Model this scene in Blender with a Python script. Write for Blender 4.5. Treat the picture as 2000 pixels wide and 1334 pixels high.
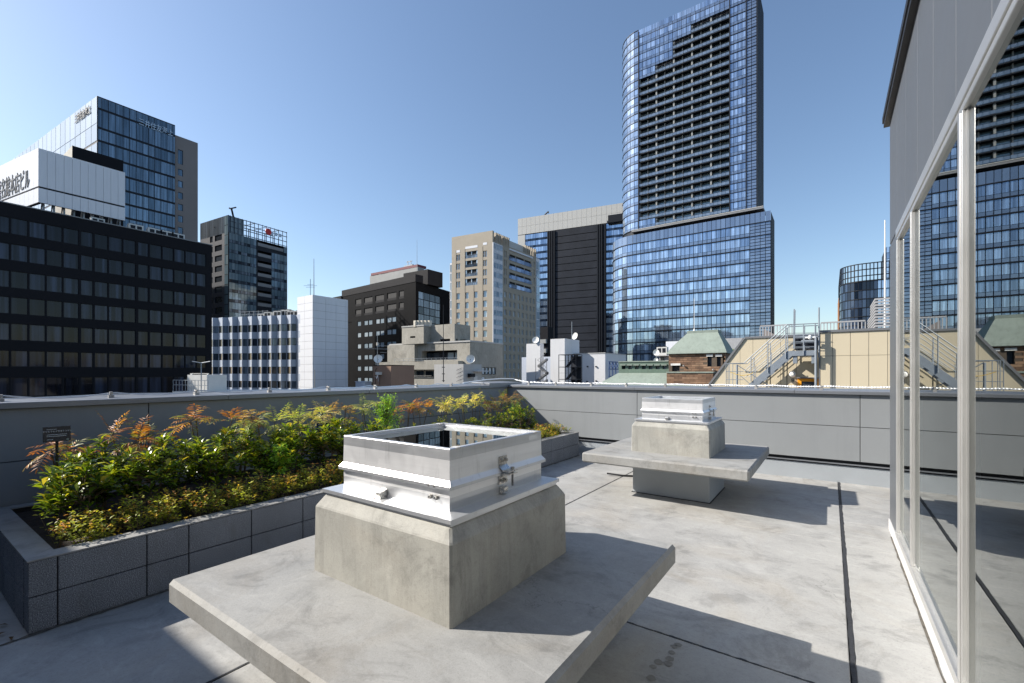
import bpy, math, random
import numpy as np
from mathutils import Vector, Matrix
random.seed(7); rng = np.random.default_rng(7)
for o in list(bpy.data.objects): bpy.data.objects.remove(o)
S = bpy.context.scene
COL = S.collection
# ------------------------------------------------------------------ camera, sky, sun, exposure
FPX, CX, HY, CAMZ = 886.0, 1000.0, 728.5, 1.6       # focal length / principal column / horizon row in photo pixels
TH = math.atan(622/886.0)
RV = (math.cos(TH), math.sin(TH)); FV = (-math.sin(TH), math.cos(TH))
cam = bpy.data.cameras.new('camera'); camo = bpy.data.objects.new('camera', cam); COL.objects.link(camo)
camo.location = (0, 0, CAMZ); camo.rotation_euler = (math.pi/2, 0, TH)
cam.sensor_width = 36; cam.lens = FPX/2000*36; cam.shift_y = (HY-667)/2000
cam.clip_start = 0.05; cam.clip_end = 6000
S.camera = camo
SUN_EL = math.radians(34.8)
sdir = Vector((-0.877*math.cos(SUN_EL), -0.481*math.cos(SUN_EL), math.sin(SUN_EL)))   # towards the sun
w = bpy.data.worlds.new('World'); S.world = w; w.use_nodes = True
nt = w.node_tree; nt.nodes.clear()
sky = nt.nodes.new('ShaderNodeTexSky'); sky.sky_type = 'NISHITA'; sky.sun_disc = False
sky.sun_elevation = SUN_EL; sky.sun_rotation = math.atan2(sdir.x, sdir.y)
sky.altitude = 30; sky.air_density = 1.1; sky.dust_density = 0.8; sky.ozone_density = 2.4
bg = nt.nodes.new('ShaderNodeBackground'); bg.inputs[1].default_value = 0.105
wo = nt.nodes.new('ShaderNodeOutputWorld')
nt.links.new(sky.outputs[0], bg.inputs[0]); nt.links.new(bg.outputs[0], wo.inputs[0])
sl = bpy.data.lights.new('sun', 'SUN'); sl.energy = 5.0; sl.angle = math.radians(0.5); sl.color = (1.0, 0.93, 0.83)
so = bpy.data.objects.new('sun', sl); COL.objects.link(so); so.location = (-60, -30, 60)
so.rotation_euler = sdir.to_track_quat('Z', 'Y').to_euler()
S.view_settings.view_transform = 'Standard'; S.view_settings.look = 'None'
S.view_settings.exposure = 0.75; S.view_settings.gamma = 1.0; S.view_settings.use_curve_mapping = False
S.render.engine = 'CYCLES'

# ------------------------------------------------------------------ photo pixel -> place
def ray2(x):
    r = (x-CX)/FPX
    return (FV[0]+r*RV[0], FV[1]+r*RV[1])
def corner(x, dep):
    d = ray2(x); return (d[0]*dep, d[1]*dep)
def zat(p, y):
    return CAMZ+(HY-y)/FPX*(p[0]*FV[0]+p[1]*FV[1])
def rot2(v, a):
    c, s = math.cos(a), math.sin(a); return (v[0]*c-v[1]*s, v[0]*s+v[1]*c)
class Fac:
    """a vertical facade line: origin p, unit direction u, outward normal n"""
    def __init__(f, p, ang):
        f.p = p; f.ang = ang; f.u = (math.cos(ang), math.sin(ang)); f.n = (f.u[1], -f.u[0])
    def s(f, x):
        d = ray2(x); det = f.u[0]*(-d[1])+d[0]*f.u[1]
        return (-f.p[0]*(-d[1]) + -d[0]*f.p[1])/det
    def pt(f, s, off=0): return (f.p[0]+f.u[0]*s+f.n[0]*off, f.p[1]+f.u[1]*s+f.n[1]*off)
    def z(f, x, y): return zat(f.pt(f.s(x)), y)
    def sz(f, x, y): return (f.s(x), f.z(x, y))
    def moved(f, off): return Fac(f.pt(0, off), f.ang)

# ------------------------------------------------------------------ mesh helpers
class MB:
    def __init__(s): s.v = []; s.f = []; s.m = []
    def quad(s, pts, mi=0):
        n = len(s.v); s.v += [tuple(p) for p in pts]; s.f.append(tuple(range(n, n+len(pts)))); s.m.append(mi); return s
    def hexa(s, b, t, mi=0):
        n = len(s.v); k = len(b); s.v += [tuple(p) for p in b]+[tuple(p) for p in t]
        s.f.append(tuple(n+i for i in reversed(range(k)))); s.m.append(mi)
        s.f.append(tuple(n+k+i for i in range(k))); s.m.append(mi)
        for i in range(k):
            j = (i+1) % k; s.f.append((n+i, n+j, n+k+j, n+k+i)); s.m.append(mi)
        return s
    def box(s, x0, x1, y0, y1, z0, z1, mi=0):
        return s.hexa([(x0,y0,z0),(x1,y0,z0),(x1,y1,z0),(x0,y1,z0)], [(x0,y0,z1),(x1,y0,z1),(x1,y1,z1),(x0,y1,z1)], mi)
    def prism(s, poly, z0, z1, mi=0):
        return s.hexa([(p[0],p[1],z0) for p in poly], [(p[0],p[1],z1) for p in poly], mi)
    def fbox(s, F, s0, s1, z0, z1, o0, o1, mi=0):
        """box on a facade: along s0..s1, height z0..z1, offset o0..o1 outwards"""
        a, b, c, d = F.pt(s0,o1), F.pt(s1,o1), F.pt(s1,o0), F.pt(s0,o0)
        return s.prism([a,b,c,d], z0, z1, mi)
    def fpoly(s, F, poly, o0, o1, mi=0):
        """polygon in (s,z) of a facade, thick from o0 to o1"""
        lo = [F.pt(q[0],o1)+(q[1],) for q in poly]; hi = [F.pt(q[0],o0)+(q[1],) for q in poly]
        return s.hexa(lo, hi, mi)
    def tube(s, p, q, r, n=6, mi=0, r2=None):
        p = Vector(p); q = Vector(q); d = (q-p)
        if d.length < 1e-6: return s
        d.normalize(); a = d.orthogonal().normalized(); b = d.cross(a); r2 = r if r2 is None else r2
        B = [p+(a*math.cos(2*math.pi*i/n)+b*math.sin(2*math.pi*i/n))*r for i in range(n)]
        T = [q+(a*math.cos(2*math.pi*i/n)+b*math.sin(2*math.pi*i/n))*r2 for i in range(n)]
        return s.hexa(B, T, mi)
    def path(s, pts, r, n=6, mi=0):
        for i in range(len(pts)-1): s.tube(pts[i], pts[i+1], r, n, mi)
        return s
    def lathe(s, prof, c, n=16, axis='z', mi=0):
        base = len(s.v)
        for (r, h) in prof:
            for i in range(n):
                t = 2*math.pi*i/n; u, v = r*math.cos(t), r*math.sin(t)
                s.v.append({'z':(c[0]+u,c[1]+v,c[2]+h),'y':(c[0]+u,c[1]+h,c[2]+v),'x':(c[0]+h,c[1]+u,c[2]+v)}[axis])
        for k in range(len(prof)-1):
            for i in range(n):
                j = (i+1) % n; s.f.append((base+k*n+i, base+k*n+j, base+(k+1)*n+j, base+(k+1)*n+i)); s.m.append(mi)
        s.f.append(tuple(base+i for i in reversed(range(n)))); s.m.append(mi)
        s.f.append(tuple(base+(len(prof)-1)*n+i for i in range(n))); s.m.append(mi)
        return s
    def mesh(s, name, mats, smooth=False, fix=True):
        me = bpy.data.meshes.new(name); me.from_pydata(s.v, [], s.f)
        for m in (mats if isinstance(mats, (list, tuple)) else [mats]): me.materials.append(M[m])
        me.polygons.foreach_set('material_index', s.m)
        if smooth: me.polygons.foreach_set('use_smooth', [True]*len(s.f))
        me.update()
        if fix:
            import bmesh
            bm = bmesh.new(); bm.from_mesh(me); bmesh.ops.recalc_face_normals(bm, faces=bm.faces); bm.to_mesh(me); bm.free()
        return me
def tag(o, label=None, cat=None, group=None, kind=None):
    if label: o['label'] = label
    if cat: o['category'] = cat
    if group: o['group'] = group
    if kind: o['kind'] = kind
    return o
def empty(name, loc, label, cat, group=None):
    o = bpy.data.objects.new(name, None); COL.objects.link(o); o.location = loc; o.empty_display_size = .2
    return tag(o, label, cat, group)
def wloc(o):
    v = Vector((0,0,0))
    while o is not None: v += o.location; o = o.parent if o.parent else None
    return v
def link(name, me, parent=None, local=False):
    o = bpy.data.objects.new(name, me); COL.objects.link(o)
    if parent is not None:
        o.parent = parent
        if not local and parent.type == 'EMPTY': o.matrix_parent_inverse = Matrix.Translation(-parent.location)
    return o
def bevel(o, wd, seg=2):
    b = o.modifiers.new('bevel', 'BEVEL'); b.width = wd; b.segments = seg; b.limit_method = 'ANGLE'; b.angle_limit = math.radians(40); return o
def part(name, mb, mats, parent=None, smooth=False, local=False, bv=0, fix=True):
    o = link(name, mb.mesh(name, mats, smooth, fix), parent, local)
    if bv: bevel(o, bv)
    return o
def single(name, mb, mats, label, cat, group=None, kind=None, bv=0, smooth=False, loc=None):
    """a one-mesh thing; origin moved to its base"""
    a = np.array(mb.v); c = (a.min(0)+a.max(0))/2; c[2] = a[:,2].min()
    if loc is not None: c = np.array(loc)
    mb.v = [tuple(np.array(p)-c) for p in mb.v]
    o = part(name, mb, mats, None, smooth, bv=bv); o.location = c
    return tag(o, label, cat, group, kind)
def clone(o, parent=None):
    c = o.copy(); COL.objects.link(c)
    if parent is not None: c.parent = parent
    for ch in o.children: clone(ch, c)
    return c
def struct(name, mb, mats, bv=0):
    o = part(name, mb, mats, bv=bv); o['kind'] = 'structure'; return o
def text_mesh(body, size, mat, ext=0.01, bold=0.0):
    cu = bpy.data.curves.new('lettering', 'FONT'); cu.body = body; cu.size = size; cu.extrude = ext; cu.offset = bold
    cu.align_x = 'CENTER'; cu.align_y = 'CENTER'; cu.resolution_u = 3
    t = bpy.data.objects.new('lettering_source', cu); COL.objects.link(t)
    dg = bpy.context.evaluated_depsgraph_get(); me = bpy.data.meshes.new_from_object(t.evaluated_get(dg))
    bpy.data.objects.remove(t); me.materials.clear(); me.materials.append(M[mat]); return me

# ------------------------------------------------------------------ materials
M = {}
class NT:
    def __init__(s, name):
        m = bpy.data.materials.new(name); m.use_nodes = True; M[name] = m; s.t = m.node_tree; s.t.nodes.clear()
        s.out = s.n('ShaderNodeOutputMaterial'); s.tc = s.n('ShaderNodeTexCoord')
    def n(s, ty, **kw):
        nd = s.t.nodes.new(ty)
        for k, v in kw.items(): setattr(nd, k, v)
        return nd
    def l(s, a, b): s.t.links.new(a, b)
    def noise(s, scale, det=5, rough=.6, vec=None, dist=0, stretch=None):
        if stretch:
            mp = s.n('ShaderNodeMapping'); mp.inputs['Scale'].default_value = stretch; s.l(vec or s.tc.outputs['Object'], mp.inputs[0]); vec = mp.outputs[0]
        nd = s.n('ShaderNodeTexNoise'); nd.inputs['Scale'].default_value = scale; nd.inputs['Detail'].default_value = det
        nd.inputs['Roughness'].default_value = rough; nd.inputs['Distortion'].default_value = dist
        s.l(vec or s.tc.outputs['Object'], nd.inputs['Vector']); return nd.outputs['Fac']
    def ramp(s, fac, stops):
        nd = s.n('ShaderNodeValToRGB'); e = nd.color_ramp.elements
        while len(e) < len(stops): e.new(.5)
        for i, (p, c) in enumerate(stops):
            e[i].position = p; e[i].color = (tuple(c)+(1,)) if hasattr(c, '__len__') else (c, c, c, 1)
        s.l(fac, nd.inputs[0]); return nd.outputs[0]
    def mix(s, a, b, fac, mode='MIX'):
        nd = s.n('ShaderNodeMix', data_type='RGBA', blend_type=mode)
        for v, i in ((fac, 0), (a, 6), (b, 7)):
            if hasattr(v, 'links'): s.l(v, nd.inputs[i])
            elif i == 0: nd.inputs[0].default_value = v
            else: nd.inputs[i].default_value = (tuple(v)+(1,)) if hasattr(v, '__len__') else (v, v, v, 1)
        return nd.outputs[2]
    def math(s, op, a, b=0.0):
        nd = s.n('ShaderNodeMath', operation=op)
        for v, i in ((a, 0), (b, 1)):
            if hasattr(v, 'links'): s.l(v, nd.inputs[i])
            else: nd.inputs[i].default_value = v
        return nd.outputs[0]
    def bump(s, h, st=.3, dist=.02, nrm=None):
        nd = s.n('ShaderNodeBump'); nd.inputs['Strength'].default_value = st; nd.inputs['Distance'].default_value = dist
        s.l(h, nd.inputs['Height'])
        if nrm: s.l(nrm, nd.inputs['Normal'])
        return nd.outputs[0]
    def bsdf(s, col, rough=.6, metal=0.0, nrm=None, **kw):
        nd = s.n('ShaderNodeBsdfPrincipled')
        for v, k in ((col, 'Base Color'), (rough, 'Roughness'), (metal, 'Metallic')):
            if hasattr(v, 'links'): s.l(v, nd.inputs[k])
            else: nd.inputs[k].default_value = (tuple(v)+(1,)) if hasattr(v, '__len__') else v
        for k, v in kw.items():
            k = k.replace('_', ' ')
            if hasattr(v, 'links'): s.l(v, nd.inputs[k])
            else: nd.inputs[k].default_value = v
        if nrm: s.l(nrm, nd.inputs['Normal'])
        s.l(nd.outputs[0], s.out.inputs[0]); return nd
def mul(c, k): return tuple(min(1, x*k) for x in c)
def plain(name, col, rough=.6, metal=0, var=.12, scale=2.0, bump=0, bscale=60, streak=0, **kw):
    t = NT(name); n = t.noise(scale, 6, .65)
    c = t.ramp(n, [(.3, mul(col, 1-var)), (.7, mul(col, 1+var))])
    if streak:
        k = t.noise(1.2, 5, .7, stretch=(3, 3, .18)); c = t.mix(c, mul(col, 1-streak), t.ramp(k, [(.5, 0), (.75, 1)]))
    nr = t.bump(t.noise(bscale, 4), bump, .01) if bump else None
    r = t.math('ADD', t.math('MULTIPLY', t.noise(scale*3, 3), .15), rough-.075)
    t.bsdf(c, r, metal, nr, **kw)
def glassy(name, dark, light, rough=.03, metal=0.0, bias=.5, spec=.5, wob=.0, ior=1.5, coat=0.0, curtain=0.0, cs=2.2):
    """facade glass: each pane its own tone (blinds, curtains, dark room) under a mirror-like face"""
    t = NT(name); oi = t.n('ShaderNodeObjectInfo'); gm = t.n('ShaderNodeNewGeometry')
    r = t.math('FRACT', t.math('ADD', oi.outputs['Random'], gm.outputs['Random Per Island']))
    c = t.ramp(r, [(max(0,bias-.35), dark), (min(1,bias+.35), light)])
    if curtain:
        mp = t.n('ShaderNodeMapping'); mp.inputs['Scale'].default_value = (1, 1, .04); t.l(t.tc.outputs['Object'], mp.inputs[0])
        nn = t.n('ShaderNodeTexNoise', noise_dimensions='4D'); nn.inputs['Scale'].default_value = cs; nn.inputs['Detail'].default_value = 2; t.l(mp.outputs[0], nn.inputs['Vector']); t.l(t.math('MULTIPLY', r, 60.0), nn.inputs['W'])
        c = t.mix(c, t.ramp(nn.outputs['Fac'], [(.40, 1-curtain*.6), (.5, 1.0), (.62, 1+curtain)]), 1.0, 'MULTIPLY')
    nr = t.bump(t.noise(.35, 2), wob, .3) if wob else None
    t.bsdf(c, rough, metal, nr, IOR=ior, Coat_Weight=coat, Coat_Roughness=.02)
# concrete of the hatches
def concrete(name, base, warm, streaky=True, scale=1.0, stain=.5, pores=True, seed=0):
    t = NT(name); mp = t.n('ShaderNodeMapping'); mp.inputs['Location'].default_value = (seed, seed*2.3, seed*.7); t.l(t.tc.outputs['Object'], mp.inputs[0]); v = mp.outputs[0]
    big = t.noise(1.1*scale, 6, .6, v, .6); mid = t.noise(4.5*scale, 8, .7, v, .4); fine = t.noise(60*scale, 4, .7, v)
    c = t.ramp(big, [(.3, mul(base, .84)), (.5, base), (.72, mul(base, 1.13))])
    c = t.mix(c, warm, t.math('MULTIPLY', t.ramp(t.noise(1.7*scale, 5, .6, v, 1.2), [(.48, 0), (.72, 1)]), stain))
    c = t.mix(c, t.ramp(mid, [(.3, .62), (.5, 1.0), (.75, 1.0)]), .55, 'MULTIPLY')
    c = t.mix(c, t.ramp(fine, [(.3, .86), (.6, 1.0)]), .5, 'MULTIPLY')
    if streaky:
        k = t.noise(3.0, 6, .7, v, .2, stretch=(3.2, 3.2, .28)); c = t.mix(c, mul(base, .55), t.math('MULTIPLY', t.ramp(k, [(.48, 0), (.72, 1)]), .7))
        k2 = t.noise(2.0, 5, .6, v, .3, stretch=(5, 5, .2)); c = t.mix(c, mul(base, 1.35), t.math('MULTIPLY', t.ramp(k2, [(.56, 0), (.75, 1)]), .45))
    else:
        k = t.noise(2.2, 7, .7, v, 1.6, stretch=(1.0, 2.6, 1)); c = t.mix(c, mul(base, 1.28), t.math('MULTIPLY', t.ramp(k, [(.52, 0), (.7, 1)]), .45))
        k2 = t.noise(1.3, 7, .75, v, 1.0, stretch=(1.8, 1, 1)); c = t.mix(c, mul(warm, .62), t.math('MULTIPLY', t.ramp(k2, [(.56, 0), (.74, 1)]), .55))
    patch = t.noise(2.6*scale, 9, .72, v, 1.2); c = t.mix(c, t.ramp(patch, [(.36, .68), (.47, 1.0), (.56, 1.0), (.64, 1.14)]), .75, 'MULTIPLY')
    grit = t.noise(170*scale, 3, .8, v); c = t.mix(c, t.ramp(grit, [(.32, .62), (.45, 1.0), (.62, 1.0), (.72, 1.25)]), .55, 'MULTIPLY')
    if not streaky:
        wv = t.n('ShaderNodeTexVoronoi', feature='DISTANCE_TO_EDGE'); wv.inputs['Scale'].default_value = .55*scale; wn = t.noise(1.6, 6, .7, v); vm = t.n('ShaderNodeVectorMath', operation='ADD'); t.l(v, vm.inputs[0]); cmb = t.n('ShaderNodeCombineXYZ'); t.l(t.math('MULTIPLY', wn, .9), cmb.inputs[0]); t.l(t.math('MULTIPLY', t.noise(2.1, 6, .7, v), .9), cmb.inputs[1]); t.l(cmb.outputs[0], vm.inputs[1]); t.l(vm.outputs[0], wv.inputs['Vector'])
        crk = t.math('MULTIPLY', t.ramp(wv.outputs['Distance'], [(.0, 1), (.0035, 0)]), t.ramp(t.noise(.9, 3, .5, v), [(.5, 0), (.6, .55)])); c = t.mix(c, mul(base, .35), crk)
    vs_ = t.n('ShaderNodeTexVoronoi'); vs_.inputs['Scale'].default_value = 3.2*scale; t.l(v, vs_.inputs['Vector']); c = t.mix(c, mul(base, .30), t.math('MULTIPLY', t.ramp(vs_.outputs['Distance'], [(.0, 1), (.022, 0)]), .7))
    h = t.math('ADD', t.math('MULTIPLY', mid, .6), t.math('MULTIPLY', fine, .4))
    nr = t.bump(h, .22, .012)
    if pores:
        vo = t.n('ShaderNodeTexVoronoi'); vo.inputs['Scale'].default_value = 22*scale; t.l(v, vo.inputs['Vector'])
        pit = t.ramp(vo.outputs['Distance'], [(.0, 1), (.045, 0)])
        c = t.mix(c, mul(base, .5), t.math('MULTIPLY', pit, .4))
    t.bsdf(c, t.ramp(mid, [(.3, .62), (.7, .85)]), 0, nr)
concrete('hatch_concrete', (.37,.367,.338), (.36,.33,.28), True, 1.0, .45)
concrete('slab_concrete', (.28,.283,.278), (.285,.265,.23), False, 1.0, .4, seed=3)
concrete('floor_concrete', (.345,.346,.338), (.345,.32,.278), False, .6, .5, seed=11)
concrete('old_concrete', (.33,.315,.275), (.30,.275,.225), True, .12, .4, False, seed=5)
concrete('coping_concrete', (.27,.27,.265), (.28,.27,.245), False, 1.6, .3, seed=8)
def granite():
    t = NT('granite'); n1 = t.noise(185, 3, .75); n2 = t.noise(3.2, 4, .6)
    c = t.ramp(n1, [(.34, (.03,.033,.038)), (.46, (.15,.16,.18)), (.58, (.25,.265,.285)), (.68, (.56,.57,.58))])
    c = t.mix(c, t.ramp(n2, [(.3, .75), (.7, 1.05)]), .8, 'MULTIPLY')
    st = t.noise(4, 5, .7, stretch=(2, 2, .5)); c = t.mix(c, (.12,.115,.11), t.math('MULTIPLY', t.ramp(st, [(.55, 0), (.75, 1)]), .45))
    t.bsdf(c, .8, 0, t.bump(n1, .15, .002))
granite()
plain('wall_panel', (.265,.282,.295), .6, 0, .05, .9, .05, 220, streak=.10, Specular_IOR_Level=.15)
plain('wall_cap', (.22,.235,.26), .38, .35, .05, 1.0)
plain('plinth_paint', (.33,.36,.39), .75, 0, .06, 2, .5, 130)
plain('pent_panel', (.098,.106,.118), .42, .15, .05, .6, .03, 150)
plain('black_trim', (.012,.012,.014), .45, 0, .2)
plain('dark_gap', (.02,.021,.024), .8)
plain('sealant', (.025,.027,.032), .7, 0, .35, 30, .4, 90)
plain('grime', (.10,.09,.075), .95, 0, .5, 18, .6, 60)
plain('frame_alu', (.62,.62,.61), .32, .75, .05, 1.5)
plain('white_paint', (.55,.55,.545), .5, 0, .05)
plain('steel_bolt', (.45,.44,.42), .3, 1.0, .25, 60)
plain('steel_bracket', (.70,.69,.66), .28, .95, .08, 8)
plain('soil', (.028,.021,.016), .95, 0, .5, 25, .9, 40)
plain('bark', (.12,.09,.06), .9, 0, .35, 20, .4, 60)
plain('sign_black', (.010,.011,.013), .25, 0, .2)
plain('print_white', (.62,.64,.66), .6)
plain('print_red', (.55,.04,.03), .6)
plain('sticker', (.72,.74,.76), .4)
plain('rope_white', (.78,.80,.82), .45, .2, .12, 40)
plain('wire_steel', (.50,.53,.58), .35, .8, .1)
plain('clamp_metal', (.42,.41,.40), .45, .7, .15, 30)
plain('rubber', (.015,.015,.016), .6)
plain('blind_fabric', (.34,.36,.36), .85, 0, .06, 4)
plain('room_wall', (.30,.31,.31), .8)
plain('room_floor', (.10,.105,.11), .5)
plain('asphalt', (.05,.05,.052), .9, 0, .2, .2)
def alu(name, base, rough, metal, var):
    t = NT(name); n = t.noise(2.0, 6, .6, stretch=(.6, .6, 14)); b = t.noise(1.4, 3, .5)
    c = t.mix(t.ramp(n, [(.3, mul(base, 1-var)), (.7, mul(base, 1+var))]), t.ramp(b, [(.3, .88), (.7, 1.05)]), .8, 'MULTIPLY')
    dr = t.noise(9.0, 6, .75, stretch=(2.5, 2.5, .35)); c = t.mix(c, mul(base, .55), t.math('MULTIPLY', t.ramp(dr, [(.56, 0), (.76, 1)]), .5))
    sm = t.noise(5.0, 5, .7, dist=1.0); rough = rough+.0
    t.bsdf(c, t.math('ADD', t.math('MULTIPLY', sm, .30), rough-.15), metal, t.bump(n, .02, .002))
alu('alu_bright', (.90,.91,.93), .46, .66, .06)  # whiter metal puts the sun sheen of the tilted bands into the colour
alu('alu_satin', (.72,.74,.77), .42, .80, .10)
alu('alu_top', (.74,.75,.76), .42, .75, .06)
# real window glass of the penthouse: mirror at grazing angles, clear head-on
def pane_glass(name, ior, tint, base_refl=0.0):
    t = NT(name); fr = t.n('ShaderNodeFresnel'); fr.inputs['IOR'].default_value = ior
    gl = t.n('ShaderNodeBsdfGlossy'); gl.inputs['Roughness'].default_value = 0.0; gl.inputs['Color'].default_value = (.93,.96,.95,1)
    tr = t.n('ShaderNodeBsdfTransparent'); tr.inputs['Color'].default_value = tint+(1,)
    nr = t.bump(t.noise(.8, 1), .014, .05); t.l(nr, gl.inputs['Normal'])
    mx = t.n('ShaderNodeMixShader'); t.l(t.math('MINIMUM', t.math('ADD', fr.outputs[0], base_refl), 1.0), mx.inputs[0])
    t.l(tr.outputs[0], mx.inputs[1]); t.l(gl.outputs[0], mx.inputs[2]); t.l(mx.outputs[0], t.out.inputs[0])
pane_glass('window_glass', 1.75, (.55,.62,.60), .12)
pane_glass('hatch_glass', 1.7, (.35,.42,.42), .25)
# leaves
def leaf_mat(name, trans=.35, rough=.33, gain=1.0):
    t = NT(name); at = t.n('ShaderNodeAttribute'); at.attribute_name = 'col'
    c = at.outputs['Color']
    if gain != 1.0: c = t.mix(c, (gain,)*3, 1.0, 'MULTIPLY')
    p = t.bsdf(c, rough, 0, None); p.inputs['Specular IOR Level'].default_value = .5
    tl = t.n('ShaderNodeBsdfTranslucent'); t.l(t.mix(c, (1.25,1.2,.55), 1.0, 'MULTIPLY'), tl.inputs['Color'])
    mx = t.n('ShaderNodeMixShader'); mx.inputs[0].default_value = trans
    t.l(p.outputs[0], mx.inputs[1]); t.l(tl.outputs[0], mx.inputs[2]); t.l(mx.outputs[0], t.out.inputs[0])
leaf_mat('leaf_glossy', .36, .26, 1.15); leaf_mat('leaf_matt', .45, .5, 1.4)
# city
glassy('glass_black', (.003,.004,.008), (.020,.027,.046), .04, 0, .45, ior=1.32, curtain=1.1, cs=1.6)
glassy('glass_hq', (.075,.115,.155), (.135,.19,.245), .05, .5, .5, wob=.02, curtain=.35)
glassy('glass_hq_lit', (.33,.41,.49), (.42,.50,.58), .15, .2, .5)  # sunlit face of the same glass: sunlight put into the paler colour
glassy('glass_teal', (.13,.20,.25), (.24,.32,.37), .06, .35, .5, wob=.06)
glassy('glass_tower', (.22,.31,.45), (.42,.53,.68), .03, .75, .5, wob=.012, curtain=.35, cs=1.8)
glassy('glass_spandrel', (.17,.23,.33), (.22,.29,.40), .06, .6, .5, wob=.012)
glassy('glass_rail', (.15,.20,.27), (.20,.26,.34), .12, .4, .5)
glassy('glass_navy', (.010,.018,.035), (.05,.08,.14), .05, .35, .5, wob=.02)
glassy('glass_pale', (.30,.38,.45), (.50,.58,.64), .1, .3, .5)
glassy('glass_office', (.02,.03,.045), (.14,.18,.23), .06, .2, .5, curtain=.6, cs=1.5)
glassy('glass_dim', (.012,.014,.018), (.05,.06,.075), .06, .1, .5)
plain('cladding_black', (.008,.0085,.012), .6, 0, .15, .05, Specular_IOR_Level=.12)
plain('mullion_dark', (.012,.015,.022), .5, 0, .1, Specular_IOR_Level=.2)
plain('cladding_white', (.66,.68,.73), .5, .05, .03, .05, streak=.08)
plain('cladding_blue_white', (.42,.47,.56), .5, .05, .04, .05, streak=.06)
plain('core_brown', (.21,.19,.185), .7, 0, .08, .08)
plain('tile_black', (.0055,.0055,.0068), .5, 0, .3, .25, Specular_IOR_Level=.06)
plain('cladding_slate', (.055,.062,.080), .6, 0, .08, .1, Specular_IOR_Level=.2)
plain('tile_dark_grey', (.020,.020,.023), .55, 0, .15, .2, Specular_IOR_Level=.1)
plain('tile_beige', (.36,.315,.25), .7, 0, .06, .25)
plain('tile_grey', (.26,.27,.27), .7, 0, .1, .2)
plain('maroon', (.13,.015,.03), .6)
plain('panel_white_far', (.47,.47,.455), .6, 0, .04, .05)
plain('screen_dark', (.026,.030,.040), .6, 0, .25, .12, Specular_IOR_Level=.15)
plain('ac_white', (.60,.60,.58), .5, 0, .06, 1)
plain('tank_cream', (.58,.54,.46), .6, 0, .08, 1)
plain('render_grey', (.40,.40,.395), .8, 0, .07, .2, .2, 12, streak=.12)
plain('render_brown', (.25,.16,.115), .8, 0, .08, .5, streak=.1)
plain('render_white', (.56,.57,.59), .75, 0, .05, .2, streak=.1)
plain('copper_green', (.225,.27,.235), .75, 0, .12, .7, .3, 14, streak=.25)
plain('copper_dark', (.11,.165,.13), .75, 0, .2, .5, streak=.2)
plain('brick_a', (.20,.115,.07), .85, 0, .3, 1.6); plain('brick_b', (.14,.08,.05), .85, 0, .3, 1.6); plain('brick_c', (.26,.16,.10), .85, 0, .25, 1.6)
plain('mortar', (.10,.075,.055), .9)
plain('lintel', (.62,.62,.60), .7)
plain('cream_panel', (.56,.49,.355), .6, 0, .03, .3)
plain('coping_grey', (.20,.205,.215), .5, .3, .06, .5)
plain('galvanised', (.24,.275,.315), .55, .25, .12, 3)
plain('orange_paint', (.72,.30,.015), .45)
plain('lamp_white', (.80,.80,.78), .4)
plain('blue_steel', (.03,.07,.19), .5, .1)
plain('louvre_grey', (.42,.42,.425), .5, .3, .08, 1)
plain('rust', (.28,.13,.06), .8)
plain('cable_yellow', (.65,.42,.04), .6)
plain('letter_silver', (.45,.53,.62), .35, .4)
plain('letter_black', (.03,.035,.045), .5)
plain('logo_red', (.55,.02,.02), .5)
plain('hedge_far', (.06,.11,.025), .9, 0, .4, 3)
# ================================================================== the ground and our own roof
GZ = -30.0
mb = MB(); mb.quad([(-3000,-3000,GZ),(3000,-3000,GZ),(3000,3000,GZ),(-3000,3000,GZ)]); struct('ground', mb, 'asphalt')
floor = struct('roof_floor', MB().box(-5.86, .62, -1.95, 8.25, -.10, -.022).box(.62, 8.8, 6.0, 8.25, -.10, -.022), 'sealant')
def slab(x0, x1, y0, y1, g=(.006,)*4):
    b = MB(); b.box(x0+g[0], x1-g[1], y0+g[2], y1-g[3], -.06, 0); o = part('floor_slab', b, 'floor_concrete', floor, bv=.005); return o
slab(-5.85, -2.63, -1.9, 8.24, (0,.008,0,0))
slab(-2.63, .10, -1.9, 2.81, (.008,.014,0,.004)); slab(-2.63, .10, 2.81, 5.27, (.008,.014,.004,.0015)); slab(-2.63, .10, 5.27, 8.24, (.008,.014,.0015,0))
slab(.10, .499, -1.9, 5.21, (.014,0,0,.002)); slab(.10, .499, 5.21, 6.06, (.014,0,.002,0)); slab(.10, .60, 6.06, 6.45, (.014,0,0,.004)); slab(.10, 8.7, 6.45, 8.24, (.014,0,.004,0)); slab(.6, 8.7, 6.06, 6.45, (0,0,0,.004))
def ragged(pts, wmin, wmax, z, n=60, seed=1):
    r = random.Random(seed); b = MB(); (x0,y0),(x1,y1) = pts; dx, dy = x1-x0, y1-y0; L = math.hypot(dx,dy); nx, ny = -dy/L, dx/L; prev = None
    for i in range(n+1):
        t = i/n; wd = r.uniform(wmin,wmax); o = r.uniform(-.004,.004); c = (x0+dx*t+nx*o, y0+dy*t+ny*o)
        cur = ((c[0]-nx*wd,c[1]-ny*wd,z),(c[0]+nx*wd,c[1]+ny*wd,z))
        if prev: b.quad([prev[0],prev[1],cur[1],cur[0]])
        prev = cur
    return b
part('joint_sealant', ragged([(.10,-1.8),(.10,8.2)], .0105, .0145, .003, 130), 'sealant', floor)
part('dirt_line', ragged([(.482,-1.5),(.482,5.75)], .003, .009, .0035, 70, 3), 'grime', floor)
part('dirt_line', ragged([(-3.985,.45),(-3.985,7.95)], .006, .022, .0035, 200, 4), 'grime', floor)
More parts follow.
